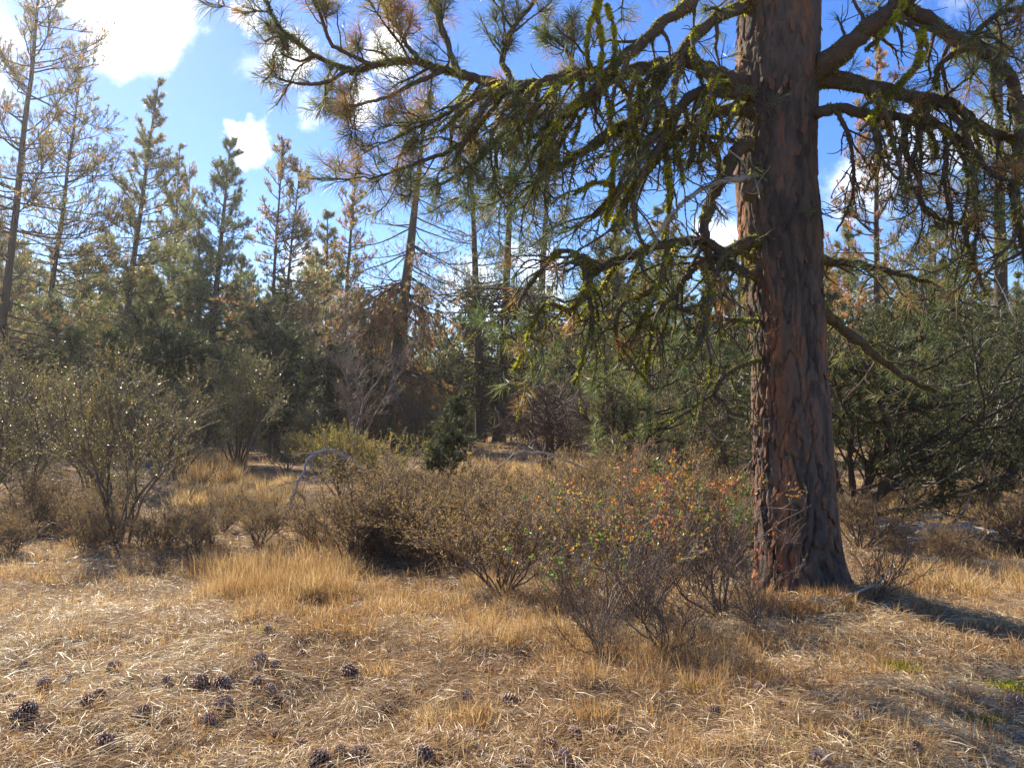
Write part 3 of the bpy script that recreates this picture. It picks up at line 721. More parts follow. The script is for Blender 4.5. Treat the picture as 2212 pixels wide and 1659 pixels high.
# ------------------------------------------------------------------ the pines behind
def bg_pine(name, loc, H, r0, c0, W, nb, tpb, seed, nn=13, nl=.17, nw=.013, tint=(.35, .7), rust=.1, lean=(0, 0), bare=14, elev=(-14, 40), tw_len=.3, lich=0, label=None, group=None, pw=.75, cat='tree', per=2, thick=1.0, sprays=0, btw=7, curl=.55, bdroop=-.25, twigs=True, bthick=1.0):
    g = np.random.default_rng(seed)
    o = root(name, loc, label, cat, group)
    n = 26
    t = np.linspace(0, 1, n)
    P = np.stack([lean[0] * H * t + np.cumsum(g.normal(0, .004 * H / n ** .5, n)), lean[1] * H * t + np.cumsum(g.normal(0, .004 * H / n ** .5, n)), H * t - .1], -1)[None]
    Rt = (r0 * (1 - t) ** .85 + .012 + r0 * .35 * np.exp(-t * H / .5))[None]
    MB().tubes(P, Rt, 12, .5).build('trunk', M['bgbark'], o, smooth=True)
    bt = np.sort(g.uniform(c0, .99, nb)); i = np.zeros(nb, int)
    s = (bt - c0) / (1 - c0)
    L = W * ((1 - s) ** pw * np.clip(s * 6 + .55, 0, 1) + .05) * g.uniform(.5, 1.2, nb) * (.75 + .5 * vnoise(s * 9, s * 0 + seed, 3))
    c, T = along(P, i, bt)
    az = g.uniform(0, 2 * np.pi, nb); el = R(elev[0]) + (R(elev[1]) - R(elev[0])) * s ** 1.4 + g.normal(0, .18, nb)
    D = np.stack([np.cos(az) * np.cos(el), np.sin(az) * np.cos(el), np.sin(el)], -1)
    P1 = grow(c, D, L, 9, .09, (0, 0, curl), g)
    br = MB().tubes(P1, taper((.010 + .014 * L / W + r0 * .05) * thick, .007 * thick, 9), 4, .5)
    ng = nb * tpb; i2 = g.choice(nb, ng, p=(L + .25) / (L + .25).sum()); t2 = 1 - np.abs(g.normal(0, .42, ng)); t2 = np.clip(t2, .12, 1)
    c, T = along(P1, i2, t2)
    D = nrm(off_axis(T, g.uniform(R(25), R(75), ng), g) + np.array([0, 0, .25]))
    P2 = grow(c, D, np.maximum(tw_len * L[i2], .22) * g.uniform(.5, 1.2, ng), 5, .14, (0, 0, .8), g)
    if twigs: br.tubes(P2[:, ::2], taper(np.full(ng, .0085 * thick), .006 * thick, 3), 3, .5)
    P4 = None
    if bare:
        b2 = g.uniform(.06, c0 + .08, bare); c, T = along(P, np.zeros(bare, int), b2)
        az = g.uniform(0, 2 * np.pi, bare)
        P3 = grow(c, np.stack([np.cos(az), np.sin(az), np.full(bare, .1)], -1), W * g.uniform(.3, .95, bare), 9, .13, (0, 0, bdroop * 2), g)
        br.tubes(P3, taper(np.full(bare, .030 * bthick), .011 * bthick, 9), 5, .5)
        nq = bare * btw; i3 = g.integers(0, bare, nq); c, T = along(P3, i3, g.uniform(.15, 1, nq))
        P4 = grow(c, off_axis(T, g.uniform(R(30), R(80), nq), g), W * .22 * g.uniform(.4, 1.3, nq), 6, .18, (0, 0, bdroop * 3), g)
        br.tubes(P4[:, ::2] if False else P4[:, [0, 2, 3, 5]], taper(np.full(nq, .012 * bthick), .006 * bthick, 4), 3, .5)
    br.build('branches', M['bgbark'], o, smooth=True, kind='stuff')
    tc_ = [P2[:, -1], P1[:, -1], P[:, -1] - np.array([0, 0, .05])]; ta_ = [nrm(P2[:, -1] - P2[:, -2]), nrm(P1[:, -1] - P1[:, -2]), np.array([[0, 0, 1.0]])]
    if per > 1: tc_.append(P2[:, 2]); ta_.append(nrm(P2[:, 3] - P2[:, 2]))
    if per > 2: tc_.append(P1[:, 6]); ta_.append(nrm(P1[:, 7] - P1[:, 6])); tc_.append(P2[:, 3]); ta_.append(nrm(P2[:, 3] - P2[:, 2]))
    tc_ = np.concatenate(tc_); ta_ = np.concatenate(ta_)
    cc, dd = tuft_dirs(tc_, ta_, nn, .14, 5, 115, g)
    zone = vnoise(tc_[:, 2] * .9, np.arctan2(tc_[:, 1], tc_[:, 0]) * 1.3, seed)
    rusty = g.uniform(0, 1, len(tc_)) < rust * 2 * zone
    tt = np.where(rusty, g.uniform(.85, 1, len(tc_)), g.uniform(tint[0], tint[1], len(tc_)))
    cw = MB().spikes(cc, dd, nl * g.uniform(.7, 1.15, len(cc)), nw, np.repeat(tt, nn), g)
    cw.build('crown', M['bgneedle'], o, kind='stuff')
    if sprays and P4 is not None:
        k = g.uniform(0, 1, len(P4)) < sprays
        k &= vnoise(P4[:, -1, 2] * .8, np.arctan2(P4[:, -1, 1], P4[:, -1, 0]) * 1.5, 5) > .33
        a_ = np.concatenate([P4[k, -1], P4[k, 3]]); b_ = np.concatenate([nrm(P4[k, -1] - P4[k, -2])] * 2)
        c2, d2 = tuft_dirs(a_, b_, 16, .2, 10, 80, g)
        MB().spikes(c2, nrm(d2 + np.array([0, 0, -.5])), .26 * g.uniform(.7, 1.2, len(c2)), .032, np.repeat(g.uniform(.88, 1.05, len(a_)), 16), g).build('rusty_needles', M['bgneedle'], o, kind='stuff')
    if lich:
        lb = MB(); g2 = np.random.default_rng(seed + 5)
        add_lichen(lb, P4 if P4 is not None else P1, taper(np.full(len(P4), .02), .01, 6), lich, .09, .3, g2); lb.build('lichen', M['lichen'], o, kind='stuff')
    return o


def hgt(py, d): return EYE + (HZ - py) / FPX * d


HP = {}


def pine_at(bx, tx, ty, d, like=None, wide=1.0, seed=0, label=None, **k):
    """a pine whose foot is at picture column bx and whose top is at (tx, ty), d metres off"""
    loc = gxy(bx, d); H = hgt(ty, d) - loc[2]
    if like is None:
        o = bg_pine('pine_tree', loc, H, seed=seed, label=label, **k); HP[o.name] = H; rz = 0
    else:
        f = H / HP[like.name]; rz = seed * 1.7
        o = copy_tree(like, loc, 0, (f * wide, f * wide, f), label)
    o.rotation_euler = (Matrix.Rotation(math.atan((tx - bx) / FPX * d / H), 3, 'Y') @ Matrix.Rotation(rz, 3, 'Z')).to_euler()
    return o


kA = pine_at(-25, 85, -240, 30, r0=.17, c0=.16, W=4.0, nb=115, tpb=25, seed=101, rust=.12, tint=(.58, .82), nw=.026, nl=.17, nn=14, per=1, elev=(-14, 42), pw=.6, thick=1.25, label='tall sparse pine cut off by the left picture edge, top out of view')
pine_at(72, 168, 88, 36, like=kA, wide=1.05, seed=2, label='leaning sparse pine, tips tufted pinkish brown, just right of the edge tree')
kB = pine_at(240, 337, 148, 40, r0=.21, c0=.10, W=3.7, nb=125, tpb=22, seed=103, rust=.06, tint=(.48, .78), nw=.03, nl=.19, nn=12, per=2, label='tall tapering pine with spire top, tallest between the left pines and the clouds', pw=1.0, thick=1.2)
kC = pine_at(438, 487, 290, 46, r0=.26, c0=.10, W=3.6, nb=130, tpb=24, seed=104, rust=.02, tint=(.3, .66), nw=.034, nl=.21, nn=12, per=2, label='dense dark green pine with rounded top below the small cloud', pw=.62)
kD = pine_at(571, 606, 288, 40, r0=.13, c0=.26, W=2.0, nb=95, tpb=14, seed=107, rust=.3, tint=(.6, .86), nw=.030, nl=.17, nn=12, per=1, thick=1.2, label='slender browning pine, taller and more left of a close pair', pw=.45)
pine_at(590, 643, 332, 40.5, like=kD, seed=3, label='slender browning pine, shorter and more right of a close pair')
pine_at(397, 405, 345, 52, like=kD, wide=.7, seed=5, label='thin spindly pine between two fuller pines')
pine_at(362, 384, 300, 50, like=kB, wide=.95, seed=4, label='green pine half hidden behind the spire-topped pine')
kE = pine_at(728, 766, 318, 46, r0=.18, c0=.14, W=2.7, nb=110, tpb=17, seed=109, rust=.42, tint=(.6, .86), nw=.032, nl=.18, nn=12, per=1, thick=1.2, label='pine with rusty brown needles left of the thick central trunk', pw=.8)
pine_at(832, 925, 180, 36, r0=.36, c0=.40, W=3.9, nb=60, tpb=10, seed=110, rust=.6, tint=(.6, .85), nw=.024, nl=.2, nn=10, bare=120, btw=9, lich=14000, per=1, elev=(-30, 30), sprays=.95, bdroop=-.6, bthick=1.5, label='thick dark central pine with rusty clumps and drooping dead branches')
kG = pine_at(1040, 1012, 190, 40, r0=.25, c0=.36, W=3.0, nb=80, tpb=13, seed=111, rust=.06, tint=(.25, .6), nw=.024, nn=10, per=1, bare=90, btw=9, lich=6000, bdroop=-.25, bthick=1.5, label='straight dark pine, left stem of the pair rising from one foot in golden grass')
pine_at(1078, 1112, 150, 40.5, like=kG, wide=1.05, seed=7, label='straight dark pine, right stem of the pair rising from one foot in golden grass')
pine_at(1150, 1195, 220, 47, like=kG, wide=1.15, seed=11, label='pine standing behind the paired trunks, right of them')
pine_at(1890, 1906, 30, 28, like=kE, wide=.85, seed=6, label='thin half-dead pine seen through the limbs right of the great trunk')
pine_at(2160, 2190, -150, 22, r0=.22, c0=.14, W=3.4, nb=95, tpb=16, seed=115, rust=.1, tint=(.42, .74), nw=.012, nl=.20, nn=14, label='green pine at the right picture edge behind the lichen-hung limbs')
kH = pine_at(1330, 1335, 400, 34, r0=.18, c0=.06, W=3.1, nb=100, tpb=18, seed=116, rust=.05, tint=(.4, .76), nw=.028, nl=.2, nn=11, label='bushy green pine behind the drooping limbs left of the great trunk')
pine_at(1560, 1555, 540, 30, like=kH, wide=1.1, seed=8, label='young pointed pine behind the great pine\'s lower limbs')
pine_at(2010, 2030, 470, 40, like=kH, wide=.95, seed=9, label='green pine behind the juniper thicket')
pine_at(170, 180, 520, 48, like=kH, wide=1.1, seed=10, label='low bushy pine behind the leaning sparse pine')
pine_at(660, 668, 540, 60, like=kH, wide=.9, seed=12, label='low green pine between the browning pair and the rusty pine')
pine_at(300, 300, 560, 47, like=kH, wide=1.25, seed=13, label='low bushy pine at the foot of the spire-topped pine')
pine_at(520, 520, 545, 54, like=kH, wide=1.0, seed=14, label='low bushy pine between the dense dark pine and the browning pair')
pine_at(20, 20, 500, 44, like=kH, wide=1.1, seed=15, label='low bushy pine behind the left edge tree')
pine_at(1400, 1405, 600, 17, r0=.07, c0=.06, W=1.9, nb=55, tpb=9, seed=118, rust=.06, tint=(.4, .66), nw=.0075, nl=.20, nn=24, label='young pine with long bright needles under the mossy limbs')

# the wood beyond: crowns that merge, each tree an object
protos = []
for k, (H, W, nb, rust) in enumerate([(12, 3.2, 85, .03), (14, 3.0, 90, .1), (10, 3.0, 80, .02)]):
    protos.append(bg_pine('pine_tree', (0, 0, -200), H, .18, .04, W, nb, 17, 300 + k, nn=8, nl=.26, nw=.045, tint=(.35, .8), rust=rust, bare=6, per=2, twigs=False))
g = np.random.default_rng(44); used = set()
spots = []
for (d0, d1, n, hmul, x0, x1) in ((50, 62, 46, .66, -260, 2490), (64, 85, 50, .82, -260, 2490), (90, 125, 50, 1.05, -260, 2490), (48, 62, 40, .95, -260, 800), (46, 62, 36, .95, 1180, 2490), (55, 70, 12, .75, 780, 1200)):
    for k in range(n):
        d = g.uniform(d0, d1); px = x0 + (k + g.uniform(.1, .9)) / n * (x1 - x0)
        spots.append((px, d, hmul * g.uniform(.7, 1.12)))
for j, (px, d, s) in enumerate(spots):
    k = int(g.integers(0, 3)); loc = gxy(px, d)
    near = d < 62
    lab = 'green pine in the front rank of the wood behind the clearing' if near else 'distant pine among the merging crowns of the wood'
    grp = 'front rank of the wood' if near else 'far wood pines'
    if k not in used:
        used.add(k); o = protos[k]; o.location = loc; o.rotation_euler = (0, 0, g.uniform(0, 6.28)); o.scale = (s, s, s); o['label'] = lab; o['group'] = grp
    else: copy_tree(protos[k], loc, g.uniform(0, 6.28), (s * g.uniform(.9, 1.3), s * g.uniform(.9, 1.3), s), lab, grp)


# ------------------------------------------------------------------ shrubs
def shrub(name, loc, H, W, stems, kids, twigs, nleaf, ll, lw, seed, mat='bitter', tint=(.2, .8), r0=.016, lift=.5, label=None, group=None, wig=.12, cat='shrub', tw=.0024, leaf_from=.3, stem_mat='twig', splay=(8, 40), stem_tint=.5, low=.15, clump=None, droop=0.0, leafy=1.0):
    g = np.random.default_rng(seed)
    o = root(name, loc, label, cat, group)
    a = g.uniform(0, 2 * np.pi, stems); tl = g.uniform(R(splay[0]), R(splay[1]), stems)
    D = np.stack([np.sin(tl) * np.cos(a), np.sin(tl) * np.sin(a), np.cos(tl)], -1)
    b = np.stack([np.cos(a), np.sin(a), np.zeros(stems)], -1) * W * .08 * g.uniform(0, 1, (stems, 1)) - np.array([0, 0, .03])
    Ls = H * g.uniform(.72, 1.05, stems) / np.maximum(np.cos(tl), .55)
    P0 = grow(b, D, Ls, 12, wig, (0, 0, lift), g)
    R0 = taper(r0 * g.uniform(.6, 1.2, stems), r0 * .18, 12)
    sm = MB().tubes(P0, R0, 6, stem_tint)
    nk = stems * kids; i = g.integers(0, stems, nk); t = g.uniform(low, .98, nk); c, T = along(P0, i, t)
    D = nrm(off_axis(T, g.uniform(R(25), R(65), nk), g) + np.array([0, 0, .15 - droop]))
    P1 = grow(c, D, W * .42 * g.uniform(.35, 1.1, nk) * (1.15 - .6 * t), 6, wig * 1.3, (0, 0, lift * .8 - droop), g)
    sm.tubes(P1, taper(np.full(nk, r0 * .30), max(r0 * .10, tw), 6), 3, stem_tint)
    ng = nk * twigs; i = g.integers(0, nk, ng); c, T = along(P1, i, g.uniform(.15, 1, ng))
    P2 = grow(c, nrm(off_axis(T, g.uniform(R(20), R(65), ng), g) + np.array([0, 0, .15 - droop])), W * .16 * g.uniform(.4, 1.2, ng), 3, wig, (0, 0, .4 - droop), g)
    sm.tubes(P2, taper(np.full(ng, tw * 1.1), tw * .6, 3), 3, stem_tint)
    sm.build('stems', M[stem_mat], o, smooth=True)
    lf = MB(); nL = ng * nleaf
    i = g.integers(0, max(1, int(ng * leafy)), nL); t = g.uniform(leaf_from, 1, nL)
    i = g.permutation(ng)[i]
    if clump: t = np.clip(np.round(t * clump) / clump + g.normal(0, .03, nL), 0, 1)
    c, T = along(P2, i, t)
    d = nrm(off_axis(T, g.uniform(R(15), R(80), nL), g))
    zr = np.clip(c[:, 2] / H, 0, 1)
    ti = np.clip(g.uniform(tint[0], tint[1], ng)[i] + g.normal(0, .06, nL), 0, 1)
    lf.leaves(c, d, ll * g.uniform(.6, 1.25, nL), lw * g.uniform(.7, 1.2, nL), ti, g)
    lf.build('leaves', M[mat], o, kind='stuff')
    return o


G = ground_at
# tall glossy-leaved shrubs on the left
shrub('tall_shrub', G(255, 1172), 2.4, 2.0, 10, 11, 10, 14, .028, .012, 201, 'mahog', (.15, .85), r0=.020, splay=(2, 17), low=.2, label='tall olive shrub with several bare stems in the left foreground', lift=.25)
mh = shrub('tall_shrub', gxy(70, 14.5), 2.75, 2.7, 12, 11, 10, 11, .036, .016, 202, 'mahog', (.1, .7), r0=.022, splay=(2, 22), low=.1, label='hazy tall olive shrub against the left picture edge', lift=.25)
shrub('tall_shrub', gxy(515, 23.5), 2.95, 2.9, 14, 13, 10, 13, .05, .022, 203, 'mahog', (.1, .6), r0=.03, splay=(8, 38), low=.12, label='rounded olive shrub beyond the sunny grass, left of the rusty pine', lift=.3)
copy_tree(mh, gxy(-60, 12.4), 2.0, .96, label='olive shrub cut by the left picture edge, nearest of the row')
copy_tree(mh, gxy(205, 17), 4.1, 1.02, label='olive shrub behind the many-stemmed foreground shrub')
copy_tree(mh, gxy(385, 20.5), 1.1, .9, label='olive shrub between the foreground shrub and the rounded one')
copy_tree(mh, gxy(665, 27), 3.3, .8, label='dull olive shrub at the foot of the rusty pine, left side')
copy_tree(mh, gxy(1480, 19), .7, 1.05, label='olive shrub under the great pine\'s lowest left limbs')
copy_tree(mh, gxy(1330, 21), 2.7, 1.0, label='olive shrub beside the dead tangle, just right of it')
copy_tree(mh, gxy(1590, 15), 5.1, .95, label='olive shrub touching the left side of the great trunk')
copy_tree(mh, gxy(900, 33), 5.0, .95, label='shrub in shade between the rusty pine and the paired trunks')
copy_tree(mh, gxy(1240, 30), 3.9, 1.1, label='shrub behind the dead tangle, right of the paired trunks')

copy_tree(mh, gxy(1420, 25), 1.7, .95, label='shrub in shade behind the V-trunked shrub')
copy_tree(mh, gxy(1150, 36), 2.1, .95, label='low shrub just right of the paired trunks\' foot')
copy_tree(mh, gxy(1690, 18), 3.1, .9, label='olive shrub hidden mostly behind the great trunk')
copy_tree(mh, gxy(960, 40), .3, .9, label='low shrub left of the paired trunks\' foot')
copy_tree(mh, gxy(730, 38), 4.6, 1.05, label='shrub in deep shade behind the grey twiggy tree')
copy_tree(mh, gxy(300, 24), 5.5, 1.05, label='shrub in deep shade behind the tall olive stems')
copy_tree(mh, gxy(440, 29), 2.5, 1.1, label='shrub in deep shade beside the rounded olive shrub')
copy_tree(mh, gxy(1980, 24), 2.9, 1.0, label='olive shrub behind the bleached juniper branches')
copy_tree(mh, gxy(2180, 22), 5.9, 1.0, label='olive shrub behind the right edge juniper')

# low dry bitterbrush
lowb = [shrub('dry_bush', (0, 0, -100), 1.0, 1.4, 15, 10, 8, 11, .019, .0085, 210 + k, 'bitter', (.15, .85), r0=.012, splay=(10, 48), low=.12, wig=.16) for k in range(3)]
lows = [(745, 1205, 1.0, 0, 'grey-brown bush, largest of the low row behind the golden grass'), (690, 1180, .62, 1, 'grey-brown bush at the left of the low row, dark twisted stems'),
        (850, 1190, .85, 2, 'dry bush in the low row between grey bush and tan bushes'), (930, 1215, .95, 1, 'tan leafy bush in the middle of the low row'),
        (1010, 1235, 1.0, 0, 'tallest tan bush of the low row with upright orange sprigs'), (1085, 1275, .95, 2, 'tan bush nearest the camera in the low row, dark hollow at its foot'),
        (1150, 1200, .9, 1, 'tan bush behind the wild rose, at the right of the low row'), (1210, 1150, .9, 0, 'tan bush below the dead tangle'),
        (120, 1130, .8, 2, 'orange-tan bush at left beside the tall olive stems'), (60, 1150, .7, 0, 'orange-tan low bush at the left edge'),
        (350, 1185, .62, 1, 'low twiggy bush right of the tall olive stems'), (420, 1195, .55, 2, 'low twiggy bush leaning over pale litter'),
        (180, 1190, .6, 1, 'low bush in front of the tall olive stems'), (560, 1175, .6, 2, 'small dry bush before the curved grey branch'),
        (480, 1150, .5, 0, 'small pale bush beside the sunny clearing'), (1330, 1160, .9, 2, 'dry bush behind the orange-leaved rose'),
        (1440, 1150, .95, 1, 'brown bush between the rose and the great trunk'), (1530, 1170, .95, 0, 'dry bush leaning against the great trunk\'s left side'),
        (1590, 1215, .75, 2, 'twiggy bush at the left foot of the great trunk'), (1860, 1185, .8, 1, 'twiggy bush at the right foot of the great trunk'),
        (2060, 1220, .5, 2, 'thin bush before the grey log'), (2205, 1190, .8, 0, 'thin dark-stemmed bush at the right picture edge'),
        (1280, 1100, .9, 1, 'brown bush in the grass right of the dead tangle'), (1380, 1085, 1.0, 0, 'brown bush in shade under the mossy limbs'),
        (1500, 1080, 1.0, 2, 'brown bush in shade left of the great trunk'), (1120, 1110, .7, 0, 'small tan bush in golden grass below the paired trunks'),
        (900, 1120, .8, 2, 'tan bush right of the yellow shrub')]
ub = set()
for (x, y, s, k, lab) in lows:
    loc = G(x, y); rz = rng.uniform(0, 6.28)
    if k not in ub:
        ub.add(k); o = lowb[k]; o.location = loc; o.rotation_euler = (0, 0, rz); o.scale = (s * 1.05, s * 1.05, s * .82); o['label'] = lab; o['group'] = 'low dry bushes'
    else: copy_tree(lowb[k], loc, rz, (s * 1.05, s * 1.05, s * .82), lab, 'low dry bushes')

g = np.random.default_rng(515)
for k in range(46):
    if k < 30: x, y = g.uniform(790, 1640), g.uniform(1085, 1225)
    elif k < 40: x, y = g.uniform(-20, 470), g.uniform(1110, 1200)
    else: x, y = g.uniform(1860, 2230), g.uniform(1085, 1115)
    s_ = g.uniform(.45, .85) * (.7 if k >= 30 else 1)
    copy_tree(lowb[k % 3], G(x, y), g.uniform(0, 6.28), (s_ * 1.15, s_ * 1.15, s_ * .85), ('brown bush in the continuous thicket between the golden grass and the clearing', 'tan low bush in the brush around the tall olive stems', 'thin dry bush in the brush behind the grey log')[0 if k < 30 else 1 if k < 40 else 2], ('brush thicket', 'brush at the olive shrubs', 'brush behind the log')[0 if k < 30 else 1 if k < 40 else 2])

# wild rose with orange and green leaves
shrub('rose_bush', G(1290, 1375), .95, .75, 12, 6, 5, 2, .027, .018, 231, 'rose', (.05, .75), r0=.0075, splay=(8, 36), low=.35, tw=.0018, label='thin-stemmed wild rose with green leaves, nearest shrub to the camera', clump=3, wig=.17, stem_tint=.75, leafy=.4)
shrub('rose_bush', G(1400, 1330), 1.15, 1.0, 13, 7, 5, 3, .027, .018, 232, 'rose', (.3, .95), r0=.0075, splay=(8, 38), low=.35, tw=.0018, label='wild rose with orange and yellow leaves before the great trunk', clump=3, wig=.17, stem_tint=.75, leafy=.4)
shrub('rose_bush', G(1500, 1290), 1.15, 1.0, 12, 7, 5, 3, .027, .018, 233, 'rose', (.45, 1), r0=.0075, splay=(8, 38), low=.3, tw=.0018, label='wild rose with rusty red leaves close to the great trunk', clump=3, wig=.17, stem_tint=.75, leafy=.4)
shrub('rose_bush', G(1570, 1235), 1.1, .8, 12, 7, 5, 7, .030, .020, 234, 'rose', (.0, .35), r0=.010, splay=(6, 30), low=.35, tw=.0018, label='bright green leafy shrub hugging the great trunk\'s left side', clump=3, wig=.17, stem_tint=.75, leafy=.4)
shrub('rose_bush', G(1190, 1330), .62, .4, 5, 4, 3, 3, .026, .018, 235, 'rose', (.0, .4), r0=.007, splay=(8, 30), low=.4, tw=.0016, label='small leafy rose shoot in front of the tan bushes', clump=3)
dead = shrub('twig_bush', G(1560, 1330), .8, 1.0, 16, 7, 6, 1, .018, .008, 236, 'bitter', (0, .5), r0=.007, splay=(12, 60), low=.2, tw=.002, label='leafless tangled twigs at the great trunk\'s left foot', wig=.2)
copy_tree(dead, G(1440, 1400), 2.2, .7, label='leafless brown twigs below the orange rose')
copy_tree(dead, G(1890, 1290), 4.2, .6, label='leafless twigs at the great trunk\'s right foot')
copy_tree(dead, G(1250, 1330), 3.0, .62, label='leafless brown twigs between the small rose shoot and nearest rose')
copy_tree(dead, G(1380, 1345), 5.2, .8, label='leafless tangled twigs filling the foot of the orange rose')
copy_tree(dead, G(1640, 1350), .5, .55, label='low leafless twigs before the great trunk')
copy_tree(dead, G(1320, 1440), 1.2, .5, label='dark brown twigs beneath the nearest rose')

# yellow rabbitbrush
yb = shrub('yellow_shrub', gxy(740, 15.5), 1.05, 1.7, 14, 9, 7, 9, .034, .016, 241, 'rabbit', (.0, .8), r0=.012, splay=(10, 50), label='yellow-leaved shrub behind the curved grey branch')
copy_tree(yb, gxy(810, 15), .9, .95, label='yellow-green shrub between curved branch and young juniper')
copy_tree(yb, gxy(620, 22), 2.9, .75, label='small golden yellow shrub beside the rounded olive shrub')
copy_tree(yb, gxy(690, 21), 4.0, .8, label='golden yellow shrub below the rusty drooping needles')

# dead tangled shrub with dark trunk
shrub('dead_shrub', gxy(1190, 21), 2.1, 3.4, 7, 16, 14, 1, .02, .01, 251, 'bitter', (0, .4), r0=.085, splay=(5, 34), low=.4, tw=.006, droop=.45, lift=.2, wig=.2, label='leafless tangled shrub with dark trunk and drooping grey twigs', stem_tint=.42)
shrub('dead_shrub', gxy(1385, 18), 2.4, 2.6, 6, 15, 11, 1, .02, .01, 252, 'mahog', (0, .6), r0=.07, splay=(14, 44), low=.35, tw=.005, lift=.1, wig=.2, label='dark forked shrub with V-shaped trunks under the mossy limbs', stem_tint=.3)
shrub('dead_shrub', gxy(765, 30), 5.4, 3.0, 6, 20, 12, 1, .03, .014, 253, 'mahog', (.2, .8), r0=.06, splay=(4, 26), low=.2, tw=.007, droop=.1, lift=.3, wig=.16, label='grey twiggy dead tree left of the thick central pine', stem_tint=.75)


# ------------------------------------------------------------------ junipers
def juniper(name, loc, H, W, stems, nb, nt, seed, splay, tint=(.2, .8), spray=.09, r0=.10, dead_n=14, label=None, nn=8, bias=(0, 0), lift=.3, low=.12, lich=0, sw=.007):
    g = np.random.default_rng(seed); o = root(name, loc, label, 'tree' if H > 2 else 'shrub')
    a = g.uniform(0, 2 * np.pi, stems); tl = g.uniform(R(splay[0]), R(splay[1]), stems)
    D = nrm(np.stack([np.sin(tl) * np.cos(a) + bias[0], np.sin(tl) * np.sin(a) + bias[1], np.cos(tl)], -1))
    P0 = grow(np.zeros((stems, 3)) + np.array([0, 0, -.05]) + g.normal(0, .08, (stems, 3)) * [1, 1, 0], D, H * g.uniform(.7, 1.1, stems), 14, .13, (0, 0, lift), g)
    R0 = taper(r0 * g.uniform(.55, 1, stems), .014, 14); wd = MB().tubes(P0, R0, 8, .5)
    nk = stems * nb; i = g.integers(0, stems, nk); t = g.uniform(low, 1, nk); c, T = along(P0, i, t)
    P1 = grow(c, nrm(off_axis(T, g.uniform(R(35), R(85), nk), g) + np.array([bias[0] * .5, bias[1] * .5, 0])), W * .45 * g.uniform(.35, 1.1, nk) * (1.2 - .75 * t), 9, .16, (0, 0, .25), g)
    wd.tubes(P1, taper(np.full(nk, r0 * .22), .006, 9), 4, .5)
    ng = nk * nt; i = g.integers(0, nk, ng); c, T = along(P1, i, g.uniform(.25, 1, ng))
    P2 = grow(c, off_axis(T, g.uniform(R(20), R(70), ng), g), W * .11 * g.uniform(.4, 1.3, ng), 4, .15, (0, 0, .2), g)
    wd.tubes(P2[:, ::3], taper(np.full(ng, .006), .003, 2), 3, .5)
    wd.build('trunk', M['bgbark'], o, smooth=True)
    fo = MB(); cc = np.concatenate([P2[:, -1], P2[:, 2], P2[:, 1]]); aa = np.concatenate([nrm(P2[:, -1] - P2[:, -2])] * 3)
    C, Dd = tuft_dirs(cc, aa, nn, spray * .6, 10, 75, g)
    tt = np.repeat(np.tile(g.uniform(tint[0], tint[1], ng), 3), nn)
    fo.spikes(C, Dd, spray * g.uniform(.6, 1.3, len(C)), sw * 1.3, tt, g)
    fo.build('crown', M['juniper'], o, kind='stuff')
    if dead_n:
        i = g.integers(0, nk, dead_n); c, T = along(P1, i, g.uniform(.2, .8, dead_n))
        P3 = grow(c, nrm(off_axis(T, g.uniform(R(30), R(70), dead_n), g)), W * .25 * g.uniform(.5, 1.3, dead_n), 9, .2, (0, 0, 0), g)
        for q in range(dead_n): MB().tubes(P3[q:q + 1], taper(.016, .004, 9), 5, .8).build('dead_branch', M['grey'], o, smooth=True)
    if lich:
        lb = MB(); add_lichen(lb, P1, taper(np.full(nk, .02), .006, 9), lich, .045, .7, g); lb.build('lichen', M['lichen'], o, kind='stuff')
    return o


j1 = juniper('juniper_tree', gxy(1835, 12.2), 3.4, 4.4, 9, 15, 15, 401, (12, 50), bias=(.32, .1), r0=.085, dead_n=22, lich=700, label='sprawling dark juniper with bleached branches right of the great trunk', spray=.10, sw=.0105)
copy_tree(j1, gxy(2110, 14.5), .8, 1.0, label='dark juniper thicket at the right picture edge behind the log')
j3 = juniper('juniper_tree', gxy(1960, 19), 4.4, 4.2, 6, 14, 12, 403, (6, 36), (.2, .85), r0=.09, dead_n=10, label='taller olive juniper behind the sprawling one', spray=.14, sw=.015)
copy_tree(j3, gxy(2200, 21), 2.2, 1.05, label='taller olive juniper cut by the right picture edge')
juniper('young_juniper', gxy(945, 15.4), 1.75, 1.5, 2, 30, 8, 404, (1, 7), (.1, .65), r0=.03, dead_n=0, label='small upright blue-green juniper sapling in the middle of the clearing', spray=.10, low=.02, nn=10, sw=.009)
j5 = juniper('juniper_tree', gxy(590, 31), 5.4, 4.6, 5, 18, 13, 405, (3, 22), (.05, .6), r0=.12, dead_n=8, label='dark juniper behind the rounded olive shrub', spray=.2, sw=.026, nn=9)
for (px, d, sc, rz, lab) in [(330, 30, 1.0, 1, 'dark juniper in shade behind the foreground olive shrub'), (800, 42, 1.0, 2, 'dark juniper behind the thick central pine'), (1230, 44, 1.0, 3, 'dark juniper behind the paired trunks, right side'),
                             (970, 50, .95, 4, 'dark juniper seen between the central pine and paired trunks'), (110, 33, .95, 5, 'dark juniper under the leaning sparse pine'), (1640, 27, .9, 6, 'juniper directly behind the great trunk'),
                             (700, 36, .85, 2.6, 'dark juniper at the left foot of the rusty pine'), (1480, 30, .8, .4, 'dark juniper deep behind the V-trunked shrub'), (470, 38, .8, 3.7, 'dark juniper in the gap left of the rounded shrub')]:
    copy_tree(j5, gxy(px, d), rz, sc, label=lab)


